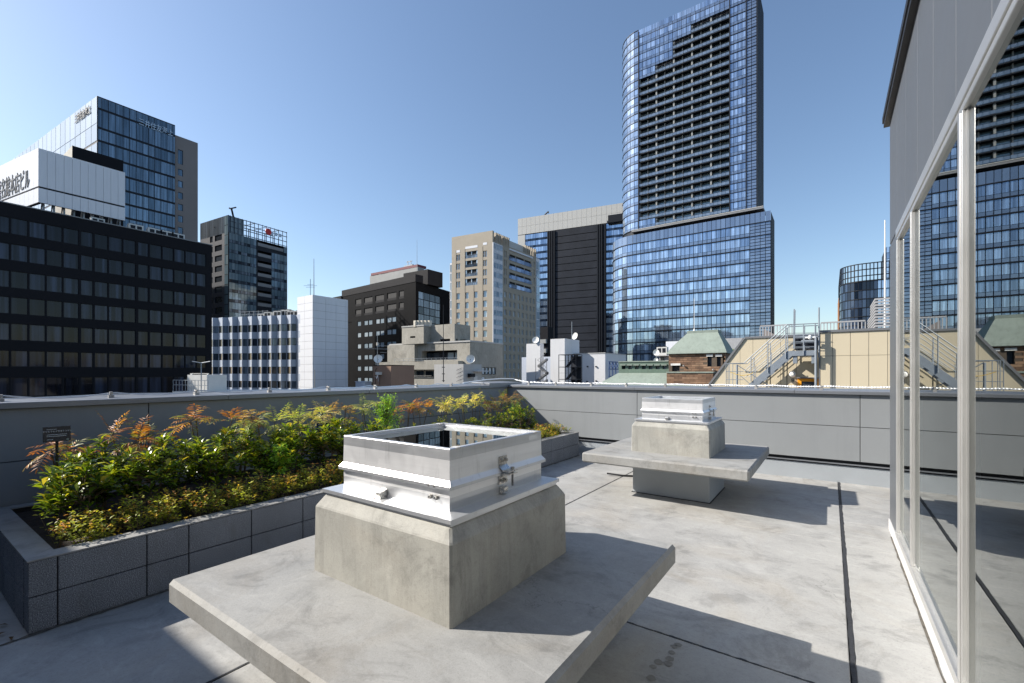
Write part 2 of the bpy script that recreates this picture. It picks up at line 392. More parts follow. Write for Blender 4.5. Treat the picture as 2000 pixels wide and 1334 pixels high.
part('joint_sealant', ragged([(-2.63,-1.8),(-2.63,8.2)], .003, .008, .002, 260, 5), 'sealant', floor)
part('joint_sealant', ragged([(-2.6,2.81),(.08,2.81)], .002, .008, .002, 120, 6), 'sealant', floor)
# damp rings dripped onto the floor beside the near hatch
rg = MB(); r_ = random.Random(4)
for (px, py) in ((1317,1263),(1312,1275),(1308,1287),(1305,1297),(1286,1293),(1276,1303),(1272,1325),(1325,1260)):
    d = ray2(px); t = CAMZ*FPX/(py-HY); cx_, cy_ = d[0]*t, d[1]*t; n = 14; a0 = r_.uniform(.018,.027)
    rg.quad([(cx_+a0*r_.uniform(.8,1.15)*math.cos(2*math.pi*i/n), cy_+a0*r_.uniform(.8,1.15)*math.sin(2*math.pi*i/n), .0022) for i in range(n)])
plain('damp', (.21,.20,.18), .7, 0, .2, 12); part('damp_spots', rg, 'damp', floor)

# ---------------------------------------------------------------- parapet walls
def panels(root, axis, face, thick, along, zs, sign):
    for i in range(len(along)-1):
        for k in range(len(zs)-1):
            b = MB(); lo, hi = along[i]+.004, along[i+1]-.004; z0, z1 = zs[k]+.004, zs[k+1]-.004
            if axis == 'a': b.box(min(face, face-sign*thick), max(face, face-sign*thick), lo, hi, z0, z1)
            else: b.box(lo, hi, min(face, face-sign*thick), max(face, face-sign*thick), z0, z1)
            part('wall_panel', b, 'wall_panel', root, bv=.002)
w1 = empty('parapet_wall', (-6.1, 3, 0), 'long shaded dark grey panelled parapet wall behind the planter', 'parapet')
part('wall_core', MB().box(-6.33,-5.884,-4,8.2,-.3,1.286).box(-6.33,-5.884,8.2,8.63,-.3,1.286), 'dark_gap', w1)
part('plinth', MB().box(-5.884,-5.86,-4,8.19,-.02,.245), 'plinth_paint', w1)
panels(w1, 'a', -5.84, .04, [-4,-1.56,1.70,4.96,8.15], [.327,.825,1.289], 1)
part('flashing', MB().box(-5.884,-5.852,-4,8.16,.268,.285), 'wall_cap', w1)
def cap1(y0, y1, zo=0):
    b = MB(); P = [(-5.80,1.289),(-5.80,1.343+zo),(-6.36,1.362+zo),(-6.36,1.289)]
    b.hexa([(p[0],y0,p[1]) for p in P], [(p[0],y1,p[1]) for p in P]); part('coping', b, 'wall_cap', w1, bv=.004)
for y0, y1 in ((-4,-1.55),(-1.546,.45),(.454,2.45),(2.454,4.45),(4.454,6.45),(6.454,7.45)): cap1(y0, y1)
cap1(7.452, 8.66, .045)
w2 = empty('parapet_wall', (1, 8.4, 0), 'sunlit light grey panelled parapet wall behind the far hatch', 'parapet')
part('wall_core', MB().box(-5.884,8.8,8.2,8.63,-.3,1.286), 'dark_gap', w2)
part('plinth', MB().box(-5.86,8.8,8.182,8.2,-.02,.245), 'plinth_paint', w2)
panels(w2, 'b', 8.15, .04, [-5.84,-2.91,.347,3.6,6.86,8.8], [.327,.825,1.289], -1)
part('flashing', MB().box(-5.85,8.8,8.155,8.2,.268,.283), 'wall_cap', w2)
for x0, x1 in ((-5.798,-2.95),(-2.946,-.45),(-.446,2.05),(2.054,4.55),(4.554,8.8)):
    b = MB(); P = [(8.11,1.289),(8.11,1.335),(8.155,1.345),(8.66,1.36),(8.66,1.289)]
    b.hexa([(x0,p[0],p[1]) for p in P], [(x1,p[0],p[1]) for p in P]); part('coping', b, 'wall_cap', w2, bv=.003)
# lightning cable on the copings, its clamps
def clamp_proto():
    b = MB(); b.box(-.026,.026,-.022,.022,0,.030); b.tube((0,0,.03),(0,0,.040),.012,8); b.box(-.03,.03,-.012,.012,.040,.062)
    return b.mesh('cable_clamp', 'clamp_metal')
cme = clamp_proto()
ordn = ['first','second','third','fourth','fifth','sixth','seventh','eighth','ninth','tenth','eleventh','twelfth','thirteenth','fourteenth','fifteenth','sixteenth','seventeenth','eighteenth','nineteenth','twentieth']
for i, y in enumerate((.684,1.436,2.195,3.03,3.878,4.715,5.6,6.5)):
    o = bpy.data.objects.new('cable_clamp', cme); COL.objects.link(o); o.location = (-6.0, y, 1.347); o.rotation_euler[2] = random.uniform(-.2,.2)
    tag(o, 'small metal cable clamp on the shaded left parapet, %s from the left edge' % ordn[i], 'cable clamp', 'clamps on the left parapet')
for i, x in enumerate((-5.35,-4.68,-3.88,-3.16,-2.43,-1.69,-.98,-.11)):
    o = bpy.data.objects.new('cable_clamp', cme); COL.objects.link(o); o.location = (x, 8.27, 1.347); o.rotation_euler[2] = random.uniform(-.2,.2)+1.57
    tag(o, 'small metal cable clamp on the sunlit far parapet, %s from its left corner' % ordn[i], 'cable clamp', 'clamps on the far parapet')
def wob_path(fn, n): return [fn(i/n) for i in range(n+1)]
b = MB()
r1 = random.Random(9); ph = [r1.uniform(0,6) for _ in range(4)]
b.path(wob_path(lambda t: (-6.0+.012*math.sin(t*31+ph[0]), -3+10.4*t, 1.402-.040*abs(math.sin((t*10.4-.684-3)/.78*math.pi))), 160), .006, 5)
w1_ = b; b = MB()
b.path(wob_path(lambda t: (-6.15+.05*math.sin(t*19+ph[1]), -3+10.4*t, 1.366+.010*math.sin(t*25)**2), 160), .006, 5)
single('lightning_wire', w1_, 'wire_steel', 'thin steel wire held by the clamps along the shaded left parapet', 'wire'); single('lightning_wire', b, 'wire_steel', 'second thin steel wire lying loose behind the clamps on the left parapet', 'wire')
b = MB()
def rope(pts, r, turns):
    n = len(pts)
    for k in range(3):
        q = []
        for i, p in enumerate(pts):
            a = turns*2*math.pi*i/(n-1)+k*2.094; q.append((p[0], p[1]+r*.62*math.cos(a), p[2]+r*.62*math.sin(a)))
        b.path(q, r*.62, 5)
pl_ = [(-6.05,6.9,1.40),(-6.02,7.6,1.455),(-5.95,8.05,1.475),(-5.75,8.26,1.468)]
b.path(pl_, .011, 6)
pts = []
for i in range(421):
    x = -5.75+14.4*i/420; sag = .012*abs(math.sin(x*4.2)); z = 1.402-sag+(.066*max(0,(-5.35-x)/.4) if x < -5.35 else 0); pts.append((x, 8.27+.006*math.sin(x*3), z))
rope(pts, .0125, 190)
single('lightning_rope', b, 'rope_white', 'white twisted lightning cable running along the sunlit far parapet top', 'cable')

# ---------------------------------------------------------------- glass penthouse at the right
ph_ = empty('penthouse_building', (2.5, 2, 0), 'grey panelled rooftop penthouse with tall aluminium framed windows at the right', 'building')
part('building_body', MB().box(-6.32,8.7,-14,8.62,GZ,-.11), 'render_grey', ph_)
part('plinth', MB().box(.49,.60,-1.9,6.04,-.02,.10).box(.49,6,6.04,6.06,-.02,.10), 'white_paint', ph_)
AX = .50
seams = [6.05-.6*i for i in range(0, 15)]
for i in range(14):
    part('wall_panel', MB().box(AX, AX+.05, seams[i+1]+.003, seams[i]-.003, 2.918, 4.19), 'pent_panel', ph_, bv=.002)
part('wall_panel', MB().box(AX, AX+.05, 5.46, 6.047, .10, 2.9), 'pent_panel', ph_, bv=.002)
part('end_wall', MB().box(AX+.051, 6.0, 5.98, 6.05, .1, 4.19), 'pent_panel', ph_)
part('wall_backing', MB().box(AX+.052,AX+.10,-1.95,5.975,2.93,4.19), 'dark_gap', ph_)
part('roof', MB().box(AX-.055,8.6,-13.9,6.14,4.215,4.275), 'black_trim', ph_)
part('eave_trim', MB().box(AX-.045,AX+.02,-1.9,6.125,4.165,4.214).box(AX+.02,6,6.06,6.125,4.165,4.214), 'black_trim', ph_)
part('window_header', MB().box(AX-.010,AX+.05,-1.9,5.45,2.845,2.915).box(AX-.003,AX+.05,-1.9,5.44,2.81,2.845), 'frame_alu', ph_, bv=.004)
part('window_sill', MB().box(AX-.010,AX+.06,-1.9,5.45,.10,.155).box(AX+.015,AX+.07,-1.9,5.44,.155,.18), 'frame_alu', ph_, bv=.003)
mul_b = [5.405, 4.525, 2.945, 1.33, -.30]
for i, y in enumerate(mul_b):
    wd = .026 if i < 2 else .045
    b = MB(); b.box(AX-.004,AX+.030,y-wd,y+wd,.157,2.81); b.box(AX-.009,AX-.004,y-wd*.45,y+wd*.45,.157,2.81)
    part('mullion', b, 'frame_alu', ph_, bv=.003)
    if i < 4:
        y1, y0 = y-wd, mul_b[i+1]+(.026 if i+1 < 2 else .045)
        part('window_pane', MB().box(AX+.018,AX+.026,y0,y1,.182,2.81), 'window_glass', ph_)
        for yy in (y0, y1-.016): part('glazing_bead', MB().box(AX+.010,AX+.0175,yy,yy+.012,.181,2.81), 'frame_alu', ph_)
part('room_floor', MB().box(AX+.10,4.4,-1.9,5.95,.08,.10), 'room_floor', ph_)
part('room_wall', MB().box(4.3,4.4,-1.9,5.95,.1,2.92).box(AX+.1,4.3,5.90,5.95,.1,2.92).box(AX+.1,4.3,-1.9,-1.85,.1,2.92), 'room_wall', ph_)
part('room_ceiling', MB().box(AX+.10,4.4,-1.9,5.95,2.88,2.925), 'room_wall', ph_)
part('roller_blind', MB().box(AX+.10,AX+.104,1.34,2.84,.25,2.80), 'blind_fabric', ph_)
ch = MB(); cc = [(AX+.08, 2.72, 2.75-.03*i) for i in range(42)]+[(AX+.08,2.72-.05+.05*math.cos(t*.35),1.48-.05*math.sin(t*.35)) for t in range(10)]+[(AX+.08,2.62,1.49+.03*i) for i in range(42)]
for p in cc: ch.lathe([(.002,-.004),(.0045,0),(.002,.004)], p, 5)
part('blind_chain', ch, 'white_paint', ph_)
part('added_shade_wing', MB().box(-7.0,AX+.04,-13.9,-1.9,-.1,4.21), 'pent_panel', ph_)  # invented unseen wing, kept for the shade it casts on the roof
for x in (-5.6,-3.9,-2.2,-.5): part('window', MB().box(x-.6,x+.6,-1.895,-1.87,.9,2.4), 'glass_dim', ph_)  # windows and roof edge of the added wing
part('roof', MB().box(-7.1,AX-.06,-13.9,-1.85,4.215,4.275), 'pent_panel', ph_)

# ---------------------------------------------------------------- roof hatches
def ring(b, h0, z0, h1, z1, mi):
    for (ax, ay, bx, by) in ((-1,-1,1,-1),(1,-1,1,1),(1,1,-1,1),(-1,1,-1,-1)):
        b.quad([(ax*h0,ay*h0,z0),(bx*h0,by*h0,z0),(bx*h1,by*h1,z1),(ax*h1,ay*h1,z1)], mi)
def hatch(label, loc, rz=0):
    r = empty('roof_hatch', loc, label, 'roof hatch', 'concrete and aluminium roof hatches')
    part('base', MB().box(-.485,.485,-.47,.47,0,.429), 'plinth_paint', r, local=True, bv=.012)
    part('base_joint', MB().box(-.497,.497,-.482,.482,.001,.006), 'sealant', r, local=True)
    s = MB().box(-.985,.985,-.985,.985,.43,.555); o = part('slab', s, 'slab_concrete', r, local=True); bevel(o, .018, 1)
    def sq(h, z): return [(-h,-h,z),(h,-h,z),(h,h,z),(-h,h,z)]
    b = MB(); Hs = [(.494,.5545),(.490,.893),(.486,.902),(.458,.946),(.452,.953)]
    for i in range(len(Hs)-1): ring(b, Hs[i][0], Hs[i][1], Hs[i+1][0], Hs[i+1][1], 0)
    b.quad(sq(.452,.953)); c = part('curb', b, 'hatch_concrete', r, local=True, fix=False); wl = c.modifiers.new('weld', 'WELD'); wl.merge_threshold = .0005; bevel(c, .010, 1)
    b = MB(); ring(b,.449,.950,.449,.962,0); ring(b,.449,.962,.462,.966,0); ring(b,.462,.966,.462,.984,0); ring(b,.462,.984,.386,.990,1); ring(b,.386,.990,.382,1.0,1)
    part('flange', b, ['alu_satin','alu_top'], r, local=True, fix=False)
    b = MB(); P = [(.385,.985,0),(.385,1.047,1),(.385,1.084,0),(.404,1.086,0),(.404,1.101,1),(.387,1.124,1),(.385,1.214,0),(.385,1.262,2),(.382,1.265,2),(.360,1.265,0),(.360,1.250,0),(.345,1.250,0),(.345,1.15,0)]
    for i in range(len(P)-1): ring(b, P[i][0], P[i][1], P[i+1][0], P[i+1][1], P[i][2])
    part('hatch_box', b, ['alu_satin','alu_bright','alu_top'], r, local=True, fix=False)
    part('glass', MB().box(-.3445,.3445,-.3445,.3445,1.234,1.242), 'hatch_glass', r, local=True)
    part('lining', MB().box(-.338,.338,-.338,.338,.60,.64), 'room_wall', r, local=True)
    for x in (.272,.308):
        for z in (1.092,1.040):
            b = MB().lathe([(.006,0),(.006,-.010)], (x,-.385,z), 10, 'y').lathe([(.011,0),(.011,-.004)], (x,-.386,z), 12, 'y').lathe([(.009,-.004),(.009,-.012),(.005,-.018)], (x,-.386,z), 6, 'y')
            part('bolt', b, 'steel_bolt', r, local=True)
    b2 = MB(); b2.hexa([(-.066,-.428,.992),(-.030,-.428,.992),(-.030,-.387,.992),(-.066,-.387,.992)], [(-.066,-.428,1.016),(-.030,-.428,1.016),(-.030,-.387,1.030),(-.066,-.387,1.030)])
    part('stop_block', b2, 'steel_bracket', r, local=True, bv=.002)
    # latch on the shaded side
    lt = part('latch', MB().box(.386,.391,-.03,.04,1.135,1.178).hexa([(.391,-.03,1.128),(.391,.04,1.128),(.386,.04,1.135),(.386,-.03,1.135)],[(.416,-.03,1.108),(.416,.04,1.108),(.412,.04,1.113),(.412,-.03,1.113)]).box(.412,.455,-.03,.04,1.106,1.112)
              .box(.386,.391,-.03,.04,1.035,1.078).hexa([(.386,-.03,1.078),(.386,.04,1.078),(.391,.04,1.072),(.391,-.03,1.072)],[(.412,-.03,1.096),(.412,.04,1.096),(.416,.04,1.090),(.416,-.03,1.090)]).box(.412,.455,-.03,.04,1.092,1.098), 'steel_bracket', r, local=True, bv=.001)
    for y in (-.012,.022):
        for z in (1.157,1.052):
            part('bolt', MB().lathe([(.011,0),(.011,.004),(.008,.005),(.008,.013)], (.391,y,z), 8, 'x'), 'steel_bolt', lt, local=True)
    part('latch_pin', MB().tube((.432,.03,1.106),(.432,.03,1.028),.006,8).tube((.432,.03,1.112),(.432,.03,1.122),.011,6), 'steel_bolt', lt, local=True)
    part('lock_block', MB().box(.386,.414,-.022,.018,.992,1.024), 'steel_bracket', r, local=True, bv=.003)
    part('sticker', MB().box(.3851,.3857,.255,.345,1.226,1.250), 'sticker', r, local=True)
    for (sx, sy) in ((1,-1),(1,1),(-1,1)):
        part('drain_notch', MB().box(sx*.368-.018,sx*.368+.0185,sy*.325-.014,sy*.325+.014,1.2552,1.2662), 'white_paint', r, local=True)
    r.rotation_euler[2] = rz
    return r
h1 = hatch('large near roof hatch with bright aluminium lid frame on a concrete slab table', (-1.757, 1.862, 0))
h2 = hatch('smaller looking far roof hatch standing before the sunlit parapet, its painted base showing', (-1.697, 6.405, 0))
mk = MB()
for i in range(9): mk.box(-.20+i*.0135,-.191+i*.0135,-.436,-.431,.9882,.9885)
for i in range(6): mk.box(-.20+i*.0135,-.192+i*.0135,-.444,-.440,.9879,.9882)
mk.hexa([(-.076,-.440,.9880),(-.062,-.4335,.9880),(-.076,-.427,.9880)],[(-.076,-.440,.9888),(-.062,-.4335,.9888),(-.076,-.427,.9888)])
part('red_marking', mk, 'print_red', h1, local=True)
b = MB(); b.path([(-2.05,7.05,.012),(-2.35,6.86,.013),(-2.62,6.72,.016),(-2.86,6.66,.030)], .013, 8)
single('cable_end', b, 'rubber', 'short black cable end lying on the floor left of the far hatch', 'cable')

# ---------------------------------------------------------------- granite planter
pt = empty('granite_planter', (-4.9, 4.2, 0), 'long raised planter of grey granite blocks along the left parapet', 'planter')
ya, yb, xa, xb = .565, 7.96, -5.80, -4.0
T = .13; ZT = .442; zc = [0, .224, ZT]
def gblock(x0, x1, y0, y1, k):
    g = .0035; part('block', MB().box(x0, x1, y0, y1, zc[k]+(g if k else .004), zc[k+1]-g), 'granite', pt, bv=.004)
js = [ya, .697, 1.155]+[1.414+.4565*i for i in range(14)]+[yb]
js = [j for j in js if j < yb-.05]+[yb]
for i in range(len(js)-1):
    for k in range(2): gblock(xb-T, xb, js[i]+.0035, js[i+1]-.0035, k)
jx = [xa, -5.30, -4.85, -4.43, xb-T]
for i in range(len(jx)-1):
    for k in range(2):
        gblock(jx[i]+.0035, jx[i+1]-.0035, ya, ya+T, k); gblock(jx[i]+.0035, jx[i+1]-.0035, yb-T, yb, k)
part('joint_mortar', MB().box(xb-T+.01, xb-.010, ya+.01, yb-.01, .001, ZT-.002).box(xa+.001, xb-.02, ya+.010, ya+T-.01, .001, ZT-.002).box(xa+.001, xb-.02, yb-T+.01, yb-.010, .001, ZT-.002).box(xa+.001, xa+.11, ya+T, yb-T, .001, ZT-.002), 'sealant', pt)
part('coping', MB().box(xb-T-.008, xb+.002, ya-.002, yb+.002, ZT, .452).box(xa, xb-T-.008, ya-.002, ya+T+.008, ZT, .452).box(xa, xb-T-.008, yb-T-.008, yb+.002, ZT, .452).box(xa, xa+.12, ya+T+.008, yb-T-.008, ZT, .452), 'coping_concrete', pt)
sb = MB(); nx_, ny_ = 10, 44; r2 = random.Random(2)
gx = [xa+.11+(xb-T-.0-xa-.11)*i/nx_ for i in range(nx_+1)]; gy = [ya+T+(yb-ya-2*T)*i/ny_ for i in range(ny_+1)]
zz = [[.385+r2.uniform(-.02,.02) for _ in gy] for _ in gx]
for i in range(nx_):
    for j in range(ny_): sb.quad([(gx[i],gy[j],zz[i][j]),(gx[i+1],gy[j],zz[i+1][j]),(gx[i+1],gy[j+1],zz[i+1][j+1]),(gx[i],gy[j+1],zz[i][j+1])])
part('soil', sb, 'soil', pt, smooth=True)

# ---------------------------------------------------------------- planting
class Leaves:
    def __init__(s): s.P=[]; s.D=[]; s.N=[]; s.L=[]; s.W=[]; s.C=[]; s.mid=.5
    def add(s, p, d, n, L, W, c): s.P.append(tuple(p)); s.D.append(tuple(d)); s.N.append(tuple(n)); s.L.append(L); s.W.append(W); s.C.append(c)
    def mesh(s, name, mat, fold=.18, droop=.15):
        P=np.array(s.P,float); D=np.array(s.D,float); N=np.array(s.N,float); L=np.array(s.L)[:,None]; W=np.array(s.W)[:,None]; C=np.array(s.C)
        D/=np.linalg.norm(D,axis=1,keepdims=True)+1e-9; X=np.cross(D,N); X/=np.linalg.norm(X,axis=1,keepdims=True)+1e-9; N=np.cross(X,D)
        m=s.mid
        v=np.stack([P, P+D*L*m+X*W*.5+N*W*fold, P+D*L*m*1.05, P+D*L*m-X*W*.5+N*W*fold, P+D*L*.8+X*W*.27-N*L*droop*.45+N*W*fold*.6, P+D*L*.8-X*W*.27-N*L*droop*.45+N*W*fold*.6, P+D*L-N*L*droop],1)
        n=len(P); idx=np.arange(n)[:,None]*7
        tri=np.array([[0,1,2],[0,2,3],[2,1,4],[2,4,6],[2,6,5],[2,5,3]]); F=(idx[:,:,None]+tri[None]).reshape(-1,3)
        me=bpy.data.meshes.new(name); me.vertices.add(n*7); me.vertices.foreach_set('co',v.reshape(-1))
        k=len(F); me.loops.add(k*3); me.loops.foreach_set('vertex_index',F.reshape(-1).astype(np.int32)); me.polygons.add(k)
        me.polygons.foreach_set('loop_start',np.arange(k,dtype=np.int32)*3); me.polygons.foreach_set('loop_total',np.full(k,3,dtype=np.int32))
        me.polygons.foreach_set('use_smooth',[True]*k)
        a=me.attributes.new('col','FLOAT_COLOR','POINT'); cc=np.repeat(np.c_[C,np.ones(n)],7,axis=0); a.data.foreach_set('color',cc.reshape(-1))
        me.materials.append(M[mat]); me.update(); me.validate(); return me
def rnd(a, b): return float(rng.uniform(a, b))
def perp(d):
    d = Vector(d).normalized(); a = d.orthogonal().normalized(); return d, a, d.cross(a)
def jit(c, k=.15):
    f = rnd(1-k,1+k); return (c[0]*f*rnd(.9,1.1), c[1]*f, c[2]*f*rnd(.8,1.2))
GREENS = [(.065,.12,.012),(.10,.17,.016),(.05,.09,.016),(.14,.21,.018)]
YOUNG = [(.32,.40,.03),(.46,.46,.04),(.24,.34,.03),(.40,.34,.05)]
# shared single leaves for the shrubs standing nearest to the camera
leaf_variants = []
def build_variants():
    for k in range(12):
        l = Leaves(); c = jit(GREENS[k%4] if k < 8 else YOUNG[k%3], .2); l.mid = .58
        l.add((0,0,0),(0,1,0),(0,0,1),1.0,.36+.04*(k%3),c); leaf_variants.append(l.mesh('leaf','leaf_glossy',.16,.12+.05*(k%3)))
build_variants()
def put_leaf(parent, p, d, n, L, young):
    d = Vector(d).normalized(); n = Vector(n); x = d.cross(n).normalized(); n = x.cross(d)
    k = random.randrange(8,12) if young else random.randrange(8)
    o = bpy.data.objects.new('leaf', leaf_variants[k]); COL.objects.link(o); o.parent = parent
    o.matrix_parent_inverse = Matrix.Translation(-parent.location)
    m = Matrix(((x.x,d.x,n.x,p[0]),(x.y,d.y,n.y,p[1]),(x.z,d.z,n.z,p[2]),(0,0,0,1))) @ Matrix.Diagonal((L,L,L,1)); o.matrix_basis = m
def broadleaf(label, x, y, h, spread, single_leaves=False, n_tip=26, dense=1.0, leafL=.098):
    r = empty('broadleaf_shrub', (x, y, .38), label, 'shrub', 'broad-leaved shrubs in the planter')
    st = MB(); L = Leaves(); L.mid = .58; tips = []; nl = 0
    ns = 4 if dense <= 1 else 5
    for k in range(ns):
        a = k*2*math.pi/ns+rnd(-.5,.5); b0 = Vector((x+rnd(-.03,.03), y+rnd(-.03,.03), .37))
        mid = b0+Vector((math.cos(a)*spread*.35, math.sin(a)*spread*.35, (h-.38)*rnd(.40,.55))); st.tube(b0, mid, .008, 5, 0, .006)
        for j in range(max(2, n_tip//ns)):
            a2 = a+rnd(-1.1,1.1); rr = spread*math.sqrt(rnd(.05,1)); zt = .38+(h-.38)*(rnd(.42,1.0) if dense <= 1 else rnd(.25,1.0))*(1-.25*(rr/spread)**2)
            tp = Vector((x+math.cos(a2)*rr, y+math.sin(a2)*rr, zt)); st.tube(mid, tp, .0045, 4, 0, .0025); tips.append(tp)
    for tp in tips:
        up = Vector((rnd(-.35,.35), rnd(-.35,.35), 1)).normalized(); d0, a_, b_ = perp(up); top = tp.z > .38+(h-.38)*.72
        m = random.randint(9,13)
        for i in range(m):
            t = i*2.4; lev = i/m; el = .15+.75*lev; out = (a_*math.cos(t)+b_*math.sin(t))
            d = out*math.cos(el)+up*math.sin(el); p = tp-up*(.055*(1-lev)); young = (lev > .5 and tp.z > .38+(h-.38)*.5 and random.random() < .7) or random.random() < .12
            nn = up*math.cos(el)-out*math.sin(el)+Vector((rnd(-.25,.25),rnd(-.25,.25),0)); ln = leafL*rnd(.7,1.15)*(0.75 if lev > .7 else 1)
            nl += 1
            if single_leaves and nl % 2 == 0 and nl < 570: put_leaf(r, p, d, nn, ln, young)
            else: L.add(p, d, nn, ln, ln*rnd(.34,.44), jit(random.choice(YOUNG if young else GREENS)))
    part('stem', st, 'bark', r)
    if L.P: f = link('foliage', L.mesh('foliage','leaf_glossy'), r); f['kind'] = 'stuff'
def mahonia(label, x, y, h, tone, lean=.25, stems=3):
    r = empty('pinnate_shrub', (x, y, .38), label, 'shrub', 'narrow-leaved shrubs in the planter')
    st = MB(); L = Leaves(); L.mid = .4
    cols = {'orange':[(.36,.13,.025),(.42,.19,.04),(.26,.09,.02),(.34,.24,.06),(.16,.17,.03)], 'brown':[(.28,.15,.05),(.34,.21,.08),(.18,.10,.04),(.24,.22,.06),(.14,.17,.03)], 'yellow':[(.52,.45,.10),(.42,.42,.09),(.58,.48,.18),(.34,.38,.07)], 'green':[(.24,.28,.07),(.30,.33,.09),(.36,.36,.12),(.18,.24,.05)]}[tone]
    for k in range(stems):
        b0 = Vector((x+rnd(-.05,.05), y+rnd(-.06,.06), .37)); tp = Vector((x+rnd(-.14,.14), y+rnd(-.18,.18), h-rnd(.04,.16))); st.tube(b0, tp, .007, 5, 0, .005)
        nf = random.randint(6,8)
        for i in range(nf):
            t = i*2.4+rnd(-.3,.3); el = rnd(-.2,1.35); fl = rnd(.13,.24); d = Vector((math.cos(t)*math.cos(el), math.sin(t)*math.cos(el), math.sin(el)))
            p = Vector(tp); seg = 8; prev = p.copy(); base = random.choice(cols)
            for s_ in range(1, seg+1):
                d = (d+Vector((0,0,-rnd(.05,.20)))).normalized(); p = prev+d*fl/seg; st.tube(prev, p, .0016, 3); side = d.cross(Vector((0,0,1)))
                if side.length < .05: side = Vector((1,0,0))
                side.normalize()
                if s_ > 1:
                    for sg in (-1, 1):
                        ld = (d*.62+side*sg+Vector((0,0,rnd(-.35,.1)))).normalized(); ln = rnd(.060,.10)*(1-.3*s_/seg)
                        L.add(p, ld, side.cross(d)*1+Vector((rnd(-.3,.3),rnd(-.3,.3),.3)), ln, ln*.17, jit(base if random.random() < .7 else random.choice(cols), .2))
                prev = p.copy()
            L.add(prev, d, Vector((0,0,1)), .06, .011, jit(base))
    part('stem', st, 'bark', r); f = link('foliage', L.mesh('foliage','leaf_matt',.1,.12), r); f['kind'] = 'stuff'
def nandina(label, x, y, h, spread, n=70):
    r = empty('feathery_shrub', (x, y, .38), label, 'shrub', 'feathery bright green shrubs in the planter')
    st = MB(); L = Leaves(); L.mid = .45
    for k in range(n):
        a = rnd(0,6.28); zt = rnd(.5,1); rr = spread*rnd(.1,1)*(1.15-.75*(zt-.5)/.5); b0 = Vector((x+rnd(-.02,.02), y+rnd(-.02,.02), .38+(h-.38)*zt*.75)); tp = Vector((x+math.cos(a)*rr, y+math.sin(a)*rr, .38+(h-.38)*zt))
        st.tube(b0, tp, .0022, 3)
        for i in range(20):
            q = b0.lerp(tp, rnd(.4,1.08))+Vector((rnd(-.035,.035),rnd(-.035,.035),rnd(-.025,.025))); d = Vector((math.cos(a)+rnd(-1,1), math.sin(a)+rnd(-1,1), rnd(-.5,.3)))
            ln = rnd(.022,.040); L.add(q, d, (rnd(-.4,.4),rnd(-.4,.4),1), ln, ln*.42, jit(random.choice([(.26,.46,.04),(.20,.38,.03),(.34,.52,.06)])))
    st.tube((x,y,.37),(x,y,.38+(h-.38)*.8),.007,5)
    part('stem', st, 'bark', r); f = link('foliage', L.mesh('foliage','leaf_matt',.1,.1), r); f['kind'] = 'stuff'
bl = [(-4.72,.93,.92,.18,1),(-4.95,1.13,1.03,.21,1),(-4.80,1.40,1.0,.21,1),(-5.0,1.66,1.05,.21,1),(-4.78,1.93,.98,.20,1),(-4.98,2.2,1.04,.21,0),(-4.78,2.50,.93,.20,0),(-4.98,2.78,1.04,.21,0),(-4.8,3.12,1.0,.21,0),(-5.0,3.42,1.03,.21,0),(-4.85,3.72,1.0,.21,0)]
for i, (x, y, h, s, sg) in enumerate(bl):
    broadleaf('glossy dark green broad-leaved shrub, %s from the near end of the planter' % ordn[i], x, y, h+.03, s+.035, bool(sg), 50 if sg else 54)
bl2 = [(-4.95,4.45,.90,.21),(-4.8,4.9,.90,.22),(-5.0,5.3,.93,.24),(-4.8,5.75,.93,.24),(-5.0,6.15,.95,.25),(-4.8,6.55,.95,.25),(-5.0,6.95,.98,.25),(-4.85,7.3,1.0,.25),(-5.05,7.6,1.0,.22)]
for i, (x, y, h, s) in enumerate(bl2):
    broadleaf('dense yellowish green leafy shrub behind the near hatch, %s from the left' % ordn[i], x, y, h, s, False, 48, 2.0, .065)
mh = [(-5.2,.93,1.01,'orange'),(-5.15,1.33,1.05,'orange'),(-5.25,1.62,1.0,'orange'),(-5.1,1.98,1.17,'orange'),(-5.2,2.3,1.10,'brown'),(-5.1,2.56,1.13,'green'),(-5.2,2.9,1.12,'green'),(-5.15,3.25,1.11,'yellow'),(-5.2,3.55,1.12,'brown'),(-5.2,3.95,1.16,'green'),(-5.2,4.65,1.08,'orange'),(-5.25,5.0,1.06,'orange'),(-5.2,5.45,1.10,'yellow'),(-5.15,5.9,1.12,'yellow'),(-5.2,6.3,1.10,'yellow'),(-5.25,6.75,1.10,'brown'),(-5.2,7.2,1.12,'brown'),(-5.3,7.5,1.10,'brown')]
cn = {}
tw = {'orange':'burnt orange','brown':'brownish','yellow':'straw yellow','green':'pale green'}
for (x, y, h, tone) in mh:
    k = cn.get(tone, 0); cn[tone] = k+1
    mahonia('%s narrow-leaved shrub at the planter back, %s of that colour' % (tw[tone], ordn[k]), x, y, h+.05, tone, stems=3)
nandina('bright green feathery shrub low in the middle of the planter', -4.66, 2.45, .86, .20, 60)
nandina('tall bright green feathery shrub rising above the rest of the planter', -5.05, 4.15, 1.30, .28, 100)
nandina('bright green feathery shrub at the far end of the planter', -5.15, 7.45, 1.06, .22, 60)
